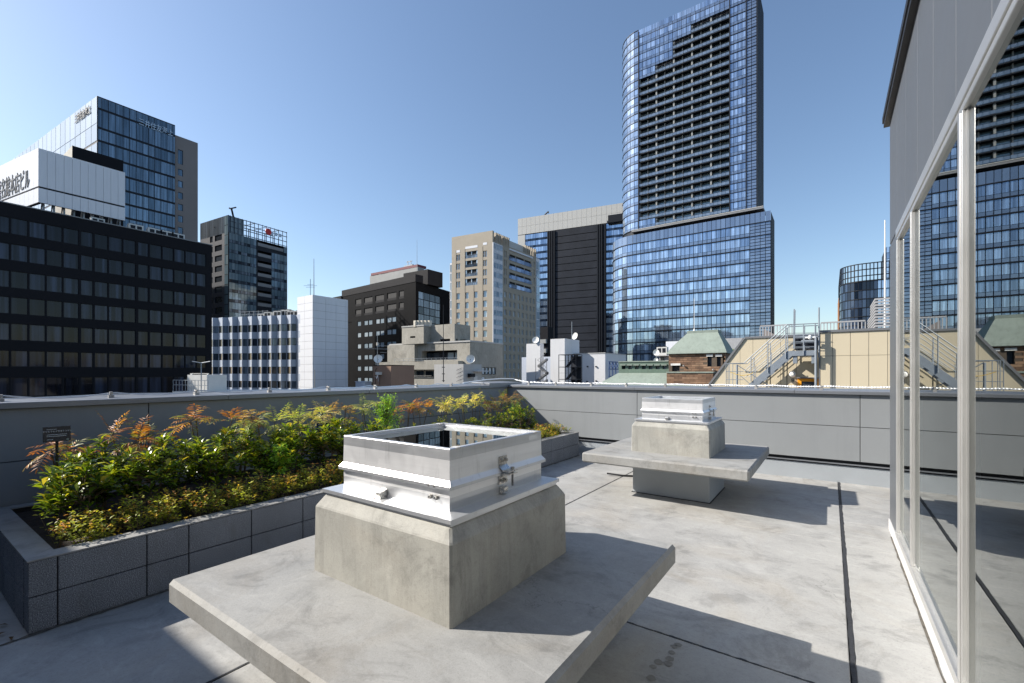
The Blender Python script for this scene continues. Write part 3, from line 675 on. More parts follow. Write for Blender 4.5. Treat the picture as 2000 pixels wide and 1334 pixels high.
# ground cover: one mass of tiny leaves
L = Leaves(); L.mid = .45; st = MB()
GC = [(.46,.38,.03),(.34,.36,.03),(.52,.36,.04),(.24,.28,.025),(.50,.24,.05),(.40,.42,.04),(.30,.34,.03)]
for y in np.arange(.80, 7.80, .105):
    for x in (-4.22,-4.35,-4.47):
        if 4.7 < y < 6.6 and x < -4.4: continue
        cx_, cy_ = x+rnd(-.05,.05), y+rnd(-.05,.05); hh = (.60 if x > -4.3 else .64)+rnd(-.07,.06)
        if y < .95 and x > -4.3: hh -= .05
        for k in range(9):
            tp = Vector((cx_+rnd(-.11,.11), cy_+rnd(-.11,.11), hh-rnd(0,.10))); bs = Vector((cx_,cy_,.39)); st.tube(bs, tp, .0016, 3)
            tc = random.choice(GC)
            for i in range(13):
                lev = rnd(.35,1.0); q = bs.lerp(tp, lev)+Vector((rnd(-.012,.012),rnd(-.012,.012),rnd(-.01,.01))); t = i*2.4; ln = rnd(.024,.040)
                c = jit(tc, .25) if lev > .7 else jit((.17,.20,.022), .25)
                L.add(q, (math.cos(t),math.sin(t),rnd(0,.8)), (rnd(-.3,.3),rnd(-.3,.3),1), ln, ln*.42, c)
gc = link('ground_cover', L.mesh('ground_cover','leaf_matt',.15,.1)); tag(gc, 'low golden green ground cover filling the front edge of the planter', 'ground cover', None, 'stuff')
gs = part('stem', st, 'bark', gc); gs['kind'] = 'stuff'
# fallen dry leaves on the soil and floor
for i, (x, y, z) in enumerate(((-4.05,.50,.006),(-4.12,.44,.006),(-4.25,.52,.006))):
    l = Leaves(); l.add((0,0,0),(math.cos(i*2),math.sin(i*2),.15),(0,.2,1),.06,.022,(.10,.06,.03)); o = link('dry_leaf', l.mesh('dry_leaf','leaf_matt')); o.location = (x, y, z+.004)
    tag(o, ('dry brown leaf on the floor nearest the planter corner','dry brown leaf farthest out on the shaded floor','dry brown leaf at the left, close under the planter end')[i], 'leaf', 'dry leaves on the floor')

# ---------------------------------------------------------------- plant signs
def plant_sign(label, x, y, zc_, wd, ht, rz, title, tilt):
    r = empty('plant_sign', (x, y, .38), label, 'sign', 'black plant name signs')
    part('post', MB().box(-.009,.009,-.004,.004,-.03,zc_-.38-ht*.3), 'sign_black', r, local=True)
    pl = part('plate', MB().box(-wd/2,wd/2,-.004,.004,-ht/2,ht/2), 'sign_black', r, local=True, bv=.0015); pl.location = (0,-.012,zc_-.38); pl.rotation_euler[0] = tilt
    if title:
        t = link('lettering', text_mesh(title, wd*.088, 'print_white', .0003, .0002), pl, True); t.location = (wd*.02,-.0046,ht*.17); t.rotation_euler[0] = math.pi/2
    d = MB()
    rr = random.Random(3)
    for (z, x0, x1) in ((.31,-.36,.0),(-.04,-.36,.36),(-.15,-.36,.34),(-.36,-.36,-.14)):
        xx = x0*wd
        while xx < x1*wd:
            l_ = rr.uniform(.010,.022)*wd/.15*.5; d.box(xx, min(xx+l_, x1*wd), -.0049,-.0044, z*ht-.0016, z*ht+.0016); xx += l_+.0015
    part('fine_print', d, 'print_white', pl, local=True)
    if title: part('emblem', MB().lathe([(.0075,-.0006),(.0075,0)], (wd*.38,-.0044,-ht*.40), 12, 'y'), 'copper_green', pl, local=True)
    r.rotation_euler[2] = rz
plant_sign('black plant name sign on a post at the near left end of the planter', -4.95, .858, 1.125, .155, .118, math.radians(84), 'ナリヒラヒイラギナンテン', math.radians(-12))
plant_sign('small black plant sign standing among shrubs in the middle of the planter', -4.88, 3.09, .965, .15, .105, math.radians(62), None, math.radians(-28))
plant_sign('small tilted black plant sign at the far end of the planter', -4.60, 7.80, .60, .15, .12, math.radians(120), None, math.radians(-35))
# ================================================================== the city
_wc = {}; _cnt = {}; STUFF = {}
def win_mesh(w_, h_, glass, frame, fw):
    k = (round(w_,2), round(h_,2), glass, frame, fw)
    if k not in _wc:
        b = MB(); b.box(-w_/2,w_/2,-.02,.02,-h_/2,h_/2,0); mats = [glass]
        if frame:
            mats.append(frame); e = fw
            for q in ((-w_/2,w_/2,h_/2-e,h_/2),(-w_/2,w_/2,-h_/2,-h_/2+e),(-w_/2,-w_/2+e,-h_/2+e,h_/2-e),(w_/2-e,w_/2,-h_/2+e,h_/2-e)): b.box(q[0],q[1],-.06,-.021,q[2],q[3],1)
        _wc[k] = b.mesh('window', mats)
    return _wc[k]
def add_win(root, F, s0, s1, z0, z1, off, glass, frame=None, fw=.06, name='window', tilt=.0):
    k = (root.name, name); _cnt[k] = _cnt.get(k, 0)+1
    if _cnt[k] > 290:
        key = (root.name, name, glass); STUFF.setdefault(key, (root, MB()))[1].fbox(F, s0, s1, z0, z1, off-.02, off+.02); return
    w_, h_ = round(s1-s0,2), round(z1-z0,2)
    o = bpy.data.objects.new(name, win_mesh(w_, h_, glass, frame, fw)); COL.objects.link(o); o.parent = root
    o.matrix_parent_inverse = Matrix.Translation(-root.location)
    p = F.pt((s0+s1)/2, off); o.location = (p[0], p[1], (z0+z1)/2); o.rotation_euler = (rnd(-1,1)*tilt, 0, F.ang+rnd(-1,1)*tilt)
def flush_stuff():
    for (rn, name, glass), (root, b) in STUFF.items():
        o = part(name+'s', b, glass, root, fix=True); o['kind'] = 'stuff'
def wallgrid(W, F, s0, s1, z0, z1, rects, rec, mi=0, rmi=None):
    xs = sorted({s0, s1, *[q for r in rects for q in r[:2]]}); zs = sorted({z0, z1, *[q for r in rects for q in r[2:4]]})
    xs = [x for x in xs if s0-1e-6 <= x <= s1+1e-6]; zs = [z for z in zs if z0-1e-6 <= z <= z1+1e-6]
    A = np.array([r[:4] for r in rects]) if rects else np.zeros((0,4))
    for j in range(len(zs)-1):
        zm = (zs[j]+zs[j+1])/2; run = None
        for i in range(len(xs)):
            hole = True
            if i < len(xs)-1:
                xm = (xs[i]+xs[i+1])/2; hole = bool(np.any((A[:,0] < xm)&(A[:,1] > xm)&(A[:,2] < zm)&(A[:,3] > zm))) if len(A) else False
                if not hole and run is None: run = xs[i]
            if (hole or i == len(xs)-1) and run is not None:
                a, b = F.pt(run), F.pt(xs[i]); W.quad([a+(zs[j],), b+(zs[j],), b+(zs[j+1],), a+(zs[j+1],)], mi); run = None
    rm = mi if rmi is None else rmi
    for r in rects:
        a, b, c, d = F.pt(r[0]), F.pt(r[1]), F.pt(r[1],-rec), F.pt(r[0],-rec); l, h = r[2], r[3]
        W.quad([a+(l,),b+(l,),c+(l,),d+(l,)], rm); W.quad([a+(h,),d+(h,),c+(h,),b+(h,)], rm); W.quad([a+(l,),d+(l,),d+(h,),a+(h,)], rm); W.quad([b+(l,),b+(h,),c+(h,),c+(l,)], rm)
def facade(W, root, F, s0, s1, z0, z1, rects, glass, rec=.2, frame=None, fw=.07, mi=0, name='window', tilt=.0):
    wallgrid(W, F, s0, s1, z0, z1, rects, rec, mi)
    for r in rects: add_win(root, F, r[0], r[1], r[2], r[3], -rec+.02, r[4] if len(r) > 4 else glass, frame, fw, name, tilt)
def bclose(W, pl, p, pr, zt, mi=0, zb=GZ, roof=True):
    pb = (pl[0]+pr[0]-p[0], pl[1]+pr[1]-p[1])
    W.quad([pl+(zb,), pl+(zt,), pb+(zt,), pb+(zb,)], mi); W.quad([pb+(zb,), pb+(zt,), pr+(zt,), pr+(zb,)], mi)
    if roof: W.quad([pl+(zt,), p+(zt,), pr+(zt,), pb+(zt,)], mi)
    return pb
PI2 = math.pi/2
class B:
    """city building: near vertical edge at photo column x0 and depth dep; its left face recedes along -a, its right face along +b"""
    def __init__(s, name, label, x0, dep, xl, xr, ytop, pa=0, pb=0, cat='building', group=None, zb=GZ):
        s.p = corner(x0, dep); s.FA = Fac(s.p, pa); s.FB = Fac(s.p, PI2+pb); s.sl = s.FA.s(xl); s.sr = s.FB.s(xr); s.zt = zat(s.p, ytop)
        s.x0 = x0; c = s.FA.pt(s.sl/2); s.root = empty(name, (c[0], c[1], zb), label, cat, group); s.W = MB(); s.zb = zb
    def close(s, mats='render_grey', roof=True, mi=0):
        bclose(s.W, s.FA.pt(s.sl), s.p, s.FB.pt(s.sr), s.zt, mi, s.zb, roof); return part('wall', s.W, mats, s.root)
    def plain(s, mats):
        s.W.quad([s.FA.pt(s.sl)+(s.zb,), s.p+(s.zb,), s.p+(s.zt,), s.FA.pt(s.sl)+(s.zt,)]); s.W.quad([s.p+(s.zb,), s.FB.pt(s.sr)+(s.zb,), s.FB.pt(s.sr)+(s.zt,), s.p+(s.zt,)]); return s.close(mats)
def rectgrid(F, cols, rows, xr=None):
    """cols: photo column pairs; rows: z pairs"""
    return [(F.s(a), F.s(b), z0, z1) for (a, b) in cols for (z0, z1) in rows]
def zrows(F, x, ys): return [(F.z(x, b), F.z(x, a)) for (a, b) in ys]
CB = 'city buildings beyond the parapet'
def ac_unit(me_cache=[]):
    if not me_cache:
        b = MB(); b.box(-.9,.9,-.5,.5,0,1.5,0); b.box(-.7,-.1,-.52,-.5,.5,1.3,1); b.box(.1,.7,-.52,-.5,.5,1.3,1); b.lathe([(.4,1.5),(.38,1.6)],(-.4,0,0),12,'z',1); b.lathe([(.4,1.5),(.38,1.6)],(.4,0,0),12,'z',1)
        me_cache.append(b.mesh('air_conditioner', ['ac_white','mullion_dark']))
    return me_cache[0]
def put_ac(p, z, ang, sc, label, group):
    o = bpy.data.objects.new('air_conditioner', ac_unit()); COL.objects.link(o); o.location = (p[0], p[1], z); o.rotation_euler[2] = ang; o.scale = (sc,)*3
    tag(o, label, 'air conditioner', group)

# ---- black ribbon-window office at the far left
p = corner(414, 72.0); f = Fac(p, PI2)            # facade faces us, s grows to the right/far
root = empty('office_building', (p[0], p[1]-15, GZ), 'near black office block with ribbon windows at the left edge', 'building', CB)
zt = zat(p, 479.5); W = MB()
cpx = [20,56,90,123,155,None,157,183,None,184,212,240,266,None,269,291,None,292,317,340,362,384,403.5]
cols = []; prev = None
for c in cpx:
    if c is None: prev = None; continue
    if prev is not None: cols.append((f.s(prev)+.06, f.s(c)-.06))
    prev = c
s20 = f.s(20); cols += [(s20-2.1*(k+1)+.06, s20-2.1*k-.06) for k in range(6)]
rows = zrows(f, 400, [(496.5,520.5),(535.5,560),(576,601),(615,640),(654.5,679.5),(695,719),(735.5,764)])
rects = [(a, b, z0, z1) for (a, b) in cols for (z0, z1) in rows]
S0 = s20-14
wallgrid(W, f, S0, 0, GZ, zt, rects, .25)
for r in rects: add_win(root, f, r[0], r[1], r[2], r[3], -.2, 'glass_black', 'mullion_dark', .05, tilt=.003)
pl, pr = f.pt(S0), f.pt(0); dpt = 32
W.quad([pr+(GZ,), (pr[0]-dpt,pr[1],GZ), (pr[0]-dpt,pr[1],zt), pr+(zt,)]); W.quad([pl+(GZ,), pl+(zt,), (pl[0]-dpt,pl[1],zt), (pl[0]-dpt,pl[1],GZ)]); W.quad([pl+(zt,), pr+(zt,), (pr[0]-dpt,pr[1],zt), (pl[0]-dpt,pl[1],zt)])
part('wall', W, 'cladding_black', root)
part('coping', MB().fbox(f, S0, .1, zt, zt+.12, -.5, .08), 'coping_grey', root)
fa = f.moved(-3.0)
for i, (px, sc) in enumerate(((190,.8),(264,.95),(301,.95),(324,.95),(346,.95))):
    q = fa.pt(fa.s(px)); put_ac(q, zt, PI2, sc, 'white air conditioner on the black office roof, %s from the left' % ordn[i], 'air conditioners on the black roof')
# white sign box on its roof
fB = f.moved(-3.2); s0 = fB.s(75); s1 = fB.s(244.5); c0 = fB.pt(s0); zb_, zt_ = zat(c0, 394.5), zat(c0, 289)
fL = Fac(c0, math.radians(9.7)); c1 = fB.pt(s1); cL = fL.pt(-22); cb = (cL[0]+c1[0]-c0[0], cL[1]+c1[1]-c0[1])
sg = empty('rooftop_sign', (c0[0], c0[1], zt), 'white rooftop sign screen with dark Japanese lettering on the black office', 'sign')
zs1, zs2 = zat(c0, 366.5), zat(c0, 363)
np_ = 11
for i in range(np_):
    sa, sb_ = s0+(s1-s0)*i/np_, s0+(s1-s0)*(i+1)/np_
    part('panel', MB().fbox(fB, sa+.012, sb_-.012, zs2, zt_, -.15, 0), 'cladding_white', sg); part('panel', MB().fbox(fB, sa+.012, sb_-.012, zb_, zs1, -.15, 0), 'cladding_white', sg)
for i in range(16):
    sa, sb_ = -22*(i+1)/16, -22*i/16
    part('panel', MB().fbox(fL, sa+.012, sb_-.012, zs2, zt_, -.15, 0), 'cladding_white', sg); part('panel', MB().fbox(fL, sa+.012, sb_-.012, zb_, zs1, -.15, 0), 'cladding_white', sg)
part('backing', MB().fbox(fB, s0+.1, s1-.05, zb_+.05, zt_-.1, -.5, -.16).fbox(fL, -21.9, -.6, zb_+.05, zt_-.1, -.5, -.16), 'mullion_dark', sg)
st_ = MB()
for i in range(9):
    q = fB.pt(s0+.6+(s1-s0-1)*i/8, -.8); st_.tube(q+(zt-.1,), q+(zt_-.5,), .12, 6); q2 = fB.pt(s0+.6+(s1-s0-1)*i/8, -3.0); st_.tube(q2+(zt-.1,), q+(zb_+2,), .08, 5)
part('support_frame', st_, 'galvanised', sg)
hh = zat(c0, 320)-zat(c0, 352)
tx = link('lettering', text_mesh('龍名館本店ビル', 1.0, 'letter_black', .02, .0), sg)
sA, sB_ = fL.s(0)-1.0, fL.s(57.5); bb = [v.co for v in tx.data.vertices]; wdt = max(v.x for v in bb)-min(v.x for v in bb); hgt = max(v.y for v in bb)-min(v.y for v in bb)
q = fL.pt((sA+sB_)/2, .04); tx.location = (q[0], q[1], fL.z(28, 363)); tx.rotation_euler = (PI2, 0, fL.ang); tx.scale = ((sB_-sA)/wdt, 2.75/hgt, 1)
# dark penthouse behind the sign box
b = B('rooftop_plant_room', 'dark rooftop plant room with pale side behind the white sign screen', 141, 66.5, 108, 241, 284, cat='plant room', zb=zt)
b.W.quad([b.FA.pt(b.sl)+(zt,), b.p+(zt,), b.p+(b.zt,), b.FA.pt(b.sl)+(b.zt,)], 1); b.W.quad([b.p+(zt,), b.FB.pt(b.sr)+(zt,), b.FB.pt(b.sr)+(b.zt,), b.p+(b.zt,)], 0); b.close(['cladding_black','old_concrete'])

# ---- tall glass headquarters upper left
b = B('office_building', 'tall blue glass office with white lettering at its top right, upper left', 190, 121, -160, 342, 187, pa=math.radians(5), group=CB)
FA, FB = b.FA, b.FB; root = b.root
zr = [FB.z(342, y) for y in (243,266,299.5,322,347.5,372.5,398,422,447,472,497,522)]
b.W.quad([FA.pt(b.sl)+(GZ,), b.p+(GZ,), b.p+(b.zt,), FA.pt(b.sl)+(b.zt,)]); b.W.quad([b.p+(GZ,), FB.pt(b.sr)+(GZ,), FB.pt(b.sr)+(b.zt,), b.p+(b.zt,)])
b.close('mullion_dark')
ce = [FB.s(x) for x in (191,199,212,226,240,253,266,279,290,302,314,326,337.5,342)]
zr[0] = b.zt
for j in range(len(zr)-1):
    for i in range(len(ce)-1):
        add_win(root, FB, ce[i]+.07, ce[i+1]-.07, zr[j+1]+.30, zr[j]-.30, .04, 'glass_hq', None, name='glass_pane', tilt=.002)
lit = MB(); nA = 60
za = [b.zt, b.zt-7.2, b.zt-12.4, b.zt-17.6, b.zt-23, b.zt-28, b.zt-33, b.zt-38]
for j in range(len(za)-1):
    for i in range(nA):
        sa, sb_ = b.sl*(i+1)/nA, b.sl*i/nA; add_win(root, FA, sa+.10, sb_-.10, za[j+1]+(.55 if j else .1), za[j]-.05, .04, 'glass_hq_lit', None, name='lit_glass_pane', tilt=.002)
for (F_, xa_, xb_, y_, hpx, mat_) in ((FB, 270.5, 337, 250, 13.5, 'letter_silver'), (FA, 148, 178, 225, 17, 'letter_black')):
    t = link('lettering', text_mesh('三井住友海上', 1.0, mat_, .05, .004), root); vs = [v.co for v in t.data.vertices]; wd_ = max(v.x for v in vs)-min(v.x for v in vs); hg_ = max(v.y for v in vs)-min(v.y for v in vs)
    sa, sb_ = F_.s(xa_), F_.s(xb_); xm = (xa_+xb_)/2; q = F_.pt((sa+sb_)/2, .25); t.location = (q[0], q[1], F_.z(xm, y_)); t.rotation_euler = (PI2, 0, F_.ang); t.scale = ((sb_-sa)/wd_, (F_.z(xm, y_-hpx/2)-F_.z(xm, y_+hpx/2))/hg_, 1)
sc_, sd_ = FB.s(342.5), FB.s(388); W = MB(); zc1 = FB.z(343, 262); rows = [(FB.z(352, y1), FB.z(352, y0)) for (y0, y1) in [(291,319)]+[(329+22.7*k,342+22.7*k) for k in range(7)]]
g = FB.moved(-.6); rr_ = [(g.s(347.5), g.s(357.5), z0, z1) for (z0, z1) in rows]
wallgrid(W, g, sc_, sd_, GZ, zc1, rr_, .3)
for r in rr_: add_win(root, g, *r, -.25, 'glass_hq', 'mullion_dark', .1)
a_, b_ = g.pt(sc_), g.pt(sd_); W.quad([b_+(GZ,), (b_[0]-15,b_[1],GZ), (b_[0]-15,b_[1],zc1), b_+(zc1,)]); W.quad([a_+(zc1,), b_+(zc1,), (b_[0]-15,b_[1],zc1), (a_[0]-15,a_[1],zc1)])
part('core_tower', W, 'core_brown', root)

# ---- grey and glass office with open crown
b = B('office_building', 'grey office with teal glass corner, stacked balconies and open lattice crown', 446, 165, 391, 561, 419.5, pa=math.radians(5), pb=math.radians(6), group=CB)
FA, FB, root = b.FA, b.FB, b.root
zcr = FB.z(470, 459.5); zt0 = b.zt
rw = [(FA.z(425, y+11.5), FA.z(425, y)) for y in [459+20.2*k for k in range(9)]]
rA = [(FA.s(419.5), FA.s(433.5), z0, z1) for (z0, z1) in rw]+[(FA.s(410), FA.s(415.5), z0, z1) for (z0, z1) in rw]
facade(b.W, root, FA, b.sl, FA.s(438.5), GZ, zt0, rA, 'glass_dim', .3, 'mullion_dark', .15)
b.W.quad([FA.pt(FA.s(438.5))+(GZ,), b.p+(GZ,), b.p+(zt0,), FA.pt(FA.s(438.5))+(zt0,)], 1)
bal = [(FB.s(503.5), FB.s(530), FB.z(516, y+10), FB.z(516, y)) for y in [491.5+19.2*k for k in range(9)]]+[(FB.s(503.5), FB.s(553), FB.z(516, 481.5), FB.z(516, 471.5))]
wallgrid(b.W, FB, 0, b.sr, GZ, zcr, bal, 2.2, 1)
for r in bal:
    part('balcony', MB().fbox(FB, r[0], r[1], r[2]-.25, r[2]+1.0, -.12, .06), 'coping_grey', root); part('balcony_door', MB().fbox(FB, r[0], r[1], r[2], r[3], -2.2, -2.1), 'glass_dim', root)
pb_ = bclose(b.W, FA.pt(b.sl), b.p, FB.pt(b.sr), zcr, 0, GZ)
part('wall', b.W, ['cladding_slate','mullion_dark'], root)
fl_ = [zcr-3.62*k for k in range(13)]
ce = [FB.s(x) for x in np.linspace(447, 560, 20)]
for j in range(12):
    for i in range(19):
        sa, sb_, z0, z1 = ce[i]+.06, ce[i+1]-.06, fl_[j+1]+1.15, fl_[j]-.08; mid = (sa+sb_)/2; zm = (z0+z1)/2
        if any(q[0]-.4 < mid < q[1]+.4 and q[2]-.8 < zm < q[3]+.8 for q in bal): continue
        add_win(root, FB, sa, sb_, z0, z1, .05, 'glass_teal', None, name='glass_pane', tilt=.006)
        add_win(root, FB, sa, sb_, fl_[j+1]+.06, fl_[j+1]+1.08, .05, 'glass_office', None, name='spandrel_pane', tilt=.004)
for j in range(13):
    for (xa_, xb_) in ((438.8,442),(442.3,445.5)): add_win(root, FA, FA.s(xa_), FA.s(xb_), zt0-3.62*(j+1)+.2, zt0-3.62*j-.1, .05, 'glass_teal', None, name='glass_pane')
fr = MB(); zc0, zc1 = zcr, None
lat = [FB.s(x) for x in np.linspace(450, 560, 15)]
ztB = zt0
for s_ in lat: fr.fbox(FB, s_-.10, s_+.10, zcr, ztB, -.2, 0); 
for zz_ in (zcr+.4, zcr+(ztB-zcr)*.36, zcr+(ztB-zcr)*.68, ztB-.25): fr.fbox(FB, 0, b.sr, zz_-.12, zz_+.12, -.22, -.02)
back = Fac(FB.pt(0,-9), FB.ang)
for s_ in lat[::2]: fr.fbox(back, s_-.15, s_+.15, zcr, ztB-.1, -.2, 0)
for zz_ in (zcr+(ztB-zcr)*.5, ztB-.3): fr.fbox(back, 0, b.sr, zz_-.15, zz_+.15, -.22, -.02)
for s_ in lat[::3]:
    q0, q1 = FB.pt(s_,-.1), FB.pt(s_,-9); fr.tube(q0+(ztB-.3,), q1+(ztB-.3,), .14, 4)
fr.fbox(FA, b.sl, -.05, zcr, zt0, -.3, 0)
part('crown_lattice', fr, 'glass_office', root)
part('crown_screen', MB().fbox(FB, .3, FB.s(477), zcr, ztB-.3, -.4, -.25), 'glass_teal', root)
part('logo_disc', MB().prism([FB.pt(FB.s(523)+1.0*math.cos(t*.5236), .3+.0) for t in range(3)], 0, 0) if False else MB().fpoly(FB, [(FB.s(523.5)+1.25*math.cos(t*.5236), FB.z(523, 452.5)+1.25*math.sin(t*.5236)) for t in range(12)], .1, .35), 'logo_red', root)
part('logo_letters', MB().fbox(FB, FB.s(528.5), FB.s(533), FB.z(531,460), FB.z(531,452.5), .1, .3).fbox(FB, FB.s(534.5), FB.s(541), FB.z(538,461), FB.z(538,454.5), .1, .3).fbox(FB, FB.s(543), FB.s(549), FB.z(546,463), FB.z(546,457), .1, .3), 'letter_silver', root)
q = FA.pt(FA.s(441), -3); cr = MB().tube(q+(zt0-1,), (q[0]-.8,q[1]-.6,zat(q,408)), .35, 6).tube((q[0]-.8,q[1]-.6,zat(q,408)), (q[0]-1.8,q[1]-.9,zat(q,406)), .3, 6).tube((q[0]-.8,q[1]-.6,zat(q,407)), (q[0]+.6,q[1]+.4,zat(q,405)), .25, 6)
single('window_crane', cr, 'mullion_dark', 'small dark maintenance crane on the teal glass office roof', 'crane')

# ---- white saw-tooth office and its white stair tower
tb = B('stair_tower', 'blank white panelled stair tower beside the white saw-tooth office', 611, 101, 581, 679.5, 575.5, cat='tower')
tb.W.quad([tb.FA.pt(tb.sl)+(GZ,), tb.p+(GZ,), tb.p+(tb.zt-.1,), tb.FA.pt(tb.sl)+(tb.zt-.1,)]); tb.W.quad([tb.p+(GZ,), tb.FB.pt(tb.sr)+(GZ,), tb.FB.pt(tb.sr)+(tb.zt-.1,), tb.p+(tb.zt-.1,)]); tb.zt -= .1; tb.close('tile_grey'); tb.zt += .1
ce = [tb.FB.s(x) for x in (611.05,636,656,675,679.4)]; h_ = 1.72
for j in range(13):
    z1 = tb.zt-h_*j; z0 = z1-h_
    for i in range(4): part('panel', MB().fbox(tb.FB, ce[i]+.025, ce[i+1]-.025, z0+.025, z1-.025, 0, .06), 'cladding_white', tb.root)
    for (sa, sb_) in ((tb.sl, tb.sl*.52),(tb.sl*.52, 0)): part('panel', MB().fbox(tb.FA, sa+.025, sb_-.025+(.06 if sb_ == 0 else 0), z0+.025, z1-.025, 0, .06), 'cladding_white', tb.root)
q = tb.FA.pt(tb.FA.s(597),-2); single('radio_mast', MB().tube(q+(tb.zt-.2,), q+(zat(q,505),), .10, 6, 0, .05), 'galvanised', 'slim tall mast on the white stair tower', 'mast')
q = tb.FB.pt(tb.FB.s(616),-2); m_ = MB().tube(q+(tb.zt-.2,), q+(zat(q,545),), .06, 5)
for k, (zz_, w_) in enumerate(((558,1.5),(561,1.0),(556,.7))): m_.tube((q[0]-w_*RV[0],q[1]-w_*RV[1],zat(q,zz_)), (q[0]+w_*RV[0],q[1]+w_*RV[1],zat(q,zz_)), .035, 4)
single('roof_aerial', m_, 'galvanised', 'small cross-armed aerial on the white stair tower', 'aerial')
pc = corner(598, 104.0); zt = zat(pc, 614); fz = Fac(pc, math.radians(20.0))
root = empty('office_building', pc+(GZ,), 'low white office with saw-tooth bays and strips of dark windows', 'building', CB)
sL = fz.s(404); nb = 10; ebs = [fz.s(x) for x in [598-19.0*k for k in range(11)]]
rows = zrows(fz, 590, [(632,646),(659.5,674),(688.5,702),(716,730),(744.5,758)])
W = MB()
for k in range(10):
    a1, a0 = ebs[k], ebs[k+1]; w_ = a1-a0
    P0 = fz.pt(a0, 0); P1 = fz.pt(a0+w_*.60, .55); P2 = fz.pt(a0+w_*.94, -.15); P3 = fz.pt(a1, 0) if k else fz.pt(a1, 0)
    for (A_, B_, mat_i) in ((P0,P1,0),(P1,P2,0),(P2,P3,1)):
        dx, dy = B_[0]-A_[0], B_[1]-A_[1]; L_ = math.hypot(dx,dy); ff = Fac(A_, math.atan2(dy,dx))
        if mat_i == 1: W.quad([A_+(GZ,), B_+(GZ,), B_+(zt-.25,), A_+(zt-.25,)], 1); continue
        rc = [(.12, L_-.06, z0, z1) for (z0, z1) in rows]
        facade(W, root, ff, 0, L_, GZ, zt, rc, 'glass_office' if B_ is P2 else 'glass_dim', .12, 'mullion_dark', .05, tilt=.01)
fy = Fac(pc, math.radians(62)); sE = fy.s(611)
rc = [(fy.s(xa_), fy.s(xb_), z0, z1) for (xa_, xb_) in ((599,606.5),(607.5,610.8)) for (z0, z1) in rows]
# flat return bay between the teeth and the stair tower
pb0 = pc; fy = Fac(pc, math.radians(38)); sE = fy.s(612)
rc = [(.15, fy.s(606), z0, z1) for (z0, z1) in rows]+[(fy.s(607.5), fy.s(611), z0, z1) for (z0, z1) in rows]
facade(W, root, fy, 0, sE, GZ, zt, rc, 'glass_dim', .12, 'mullion_dark', .06)
pl, pr = fz.pt(ebs[10]), fy.pt(sE); W.quad([pl+(zt-.26,), pc+(zt-.26,), pr+(zt-.26,), (pr[0]-5,pr[1]+14,zt-.26), (pl[0]-5,pl[1]+14,zt-.26)], 1)
part('wall', W, ['cladding_blue_white','tile_dark_grey'], root)
for i, (px, off, sc) in enumerate(((500,-4,1.0),(520,-4,1.1),(533,-4.5,1.25),(546,-4,1.0),(560,-4,1.0),(480,-5,.9))):
    q = fz.pt(fz.s(px), off); put_ac(q, zt-.27, fz.ang, sc*1.15, 'rooftop unit on the white saw-tooth office, %s of six placed units' % ordn[i], 'units on the saw-tooth roof')
q = fz.pt(fz.s(577), -4.5); single('water_tank', MB().lathe([(1.45,-2.6),(1.5,-2.5),(1.5,1.2),(1.45,1.3)], (q[0],q[1],zt+1.75), 18, 'x').box(q[0]-2.2,q[0]-1.6,q[1]-1,q[1]+1,zt-.27,zt+.5).box(q[0]+.3,q[0]+.9,q[1]-1,q[1]+1,zt-.27,zt+.5), 'tank_cream', 'rounded cream water tank on the white saw-tooth office roof', 'tank')
fm = MB(); q0 = fz.pt(fz.s(436),-5)
for k in range(7):
    q = fz.pt(fz.s(436+9*k), -5); fm.tube(q+(zt-.27,), q+(zt+2.2,), .07, 4)
    q2 = fz.pt(fz.s(436+9*k), -7.5); fm.tube(q2+(zt-.27,), q2+(zt+2.0,), .07, 4); fm.tube(q+(zt+1.3,), q2+(zt+1.3,), .06, 4)
for zz_ in (.4,1.3,2.0): fm.tube(fz.pt(fz.s(432),-5)+(zt+zz_,), fz.pt(fz.s(492),-5)+(zt+zz_,), .06, 4); fm.tube(fz.pt(fz.s(432),-7.5)+(zt+zz_,), fz.pt(fz.s(492),-7.5)+(zt+zz_,), .06, 4)
single('pipe_rack', fm, 'galvanised', 'steel pipe rack on the left of the white saw-tooth roof', 'pipe rack')

# ---- nearby rooftop tank with railing just over the left parapet
q = corner(385, 46); d2 = MB(); fk = Fac(q, math.radians(10)); z0 = zat(q, 765); z1 = zat(q, 732)
d2.fbox(fk, fk.s(366), fk.s(404), z0, z1, -2, 0); d2.fbox(fk, fk.s(368), fk.s(370), z1, zat(q,729), -.3, -.2); d2.fbox(fk, fk.s(400), fk.s(402), z1, zat(q,729), -.3, -.2); d2.fbox(fk, fk.s(367), fk.s(403), zat(q,730), zat(q,729), -.3, -.2)
single('rooftop_tank', d2.fbox(fk, fk.s(349), fk.s(420), GZ, z0, -6, .6), 'ac_white', 'white rooftop tank low over the left parapet', 'tank')
rl = MB()
for k in range(12): s_ = fk.s(349)+(fk.s(417)-fk.s(349))*k/11; rl.fbox(fk, s_-.02, s_+.02, z0, zat(q,742.5), .5, .54)
for y_ in (742.5, 752): rl.fbox(fk, fk.s(349), fk.s(417), zat(q,y_)-.03, zat(q,y_)+.03, .49, .55)
single('railing', rl, 'galvanised', 'grey railing in front of the white rooftop tank', 'railing')
q = corner(393, 45); single('lamp_pole', MB().tube(q+(z0,), q+(zat(q,708),), .05, 6).tube(q+(zat(q,709),), (q[0]+.9*RV[0],q[1]+.9*RV[1],zat(q,706)), .05, 5).tube(q+(zat(q,709),), (q[0]-.9*RV[0],q[1]-.9*RV[1],zat(q,706)), .05, 5), 'galvanised', 'thin double-armed lamp pole against the black office', 'lamp')

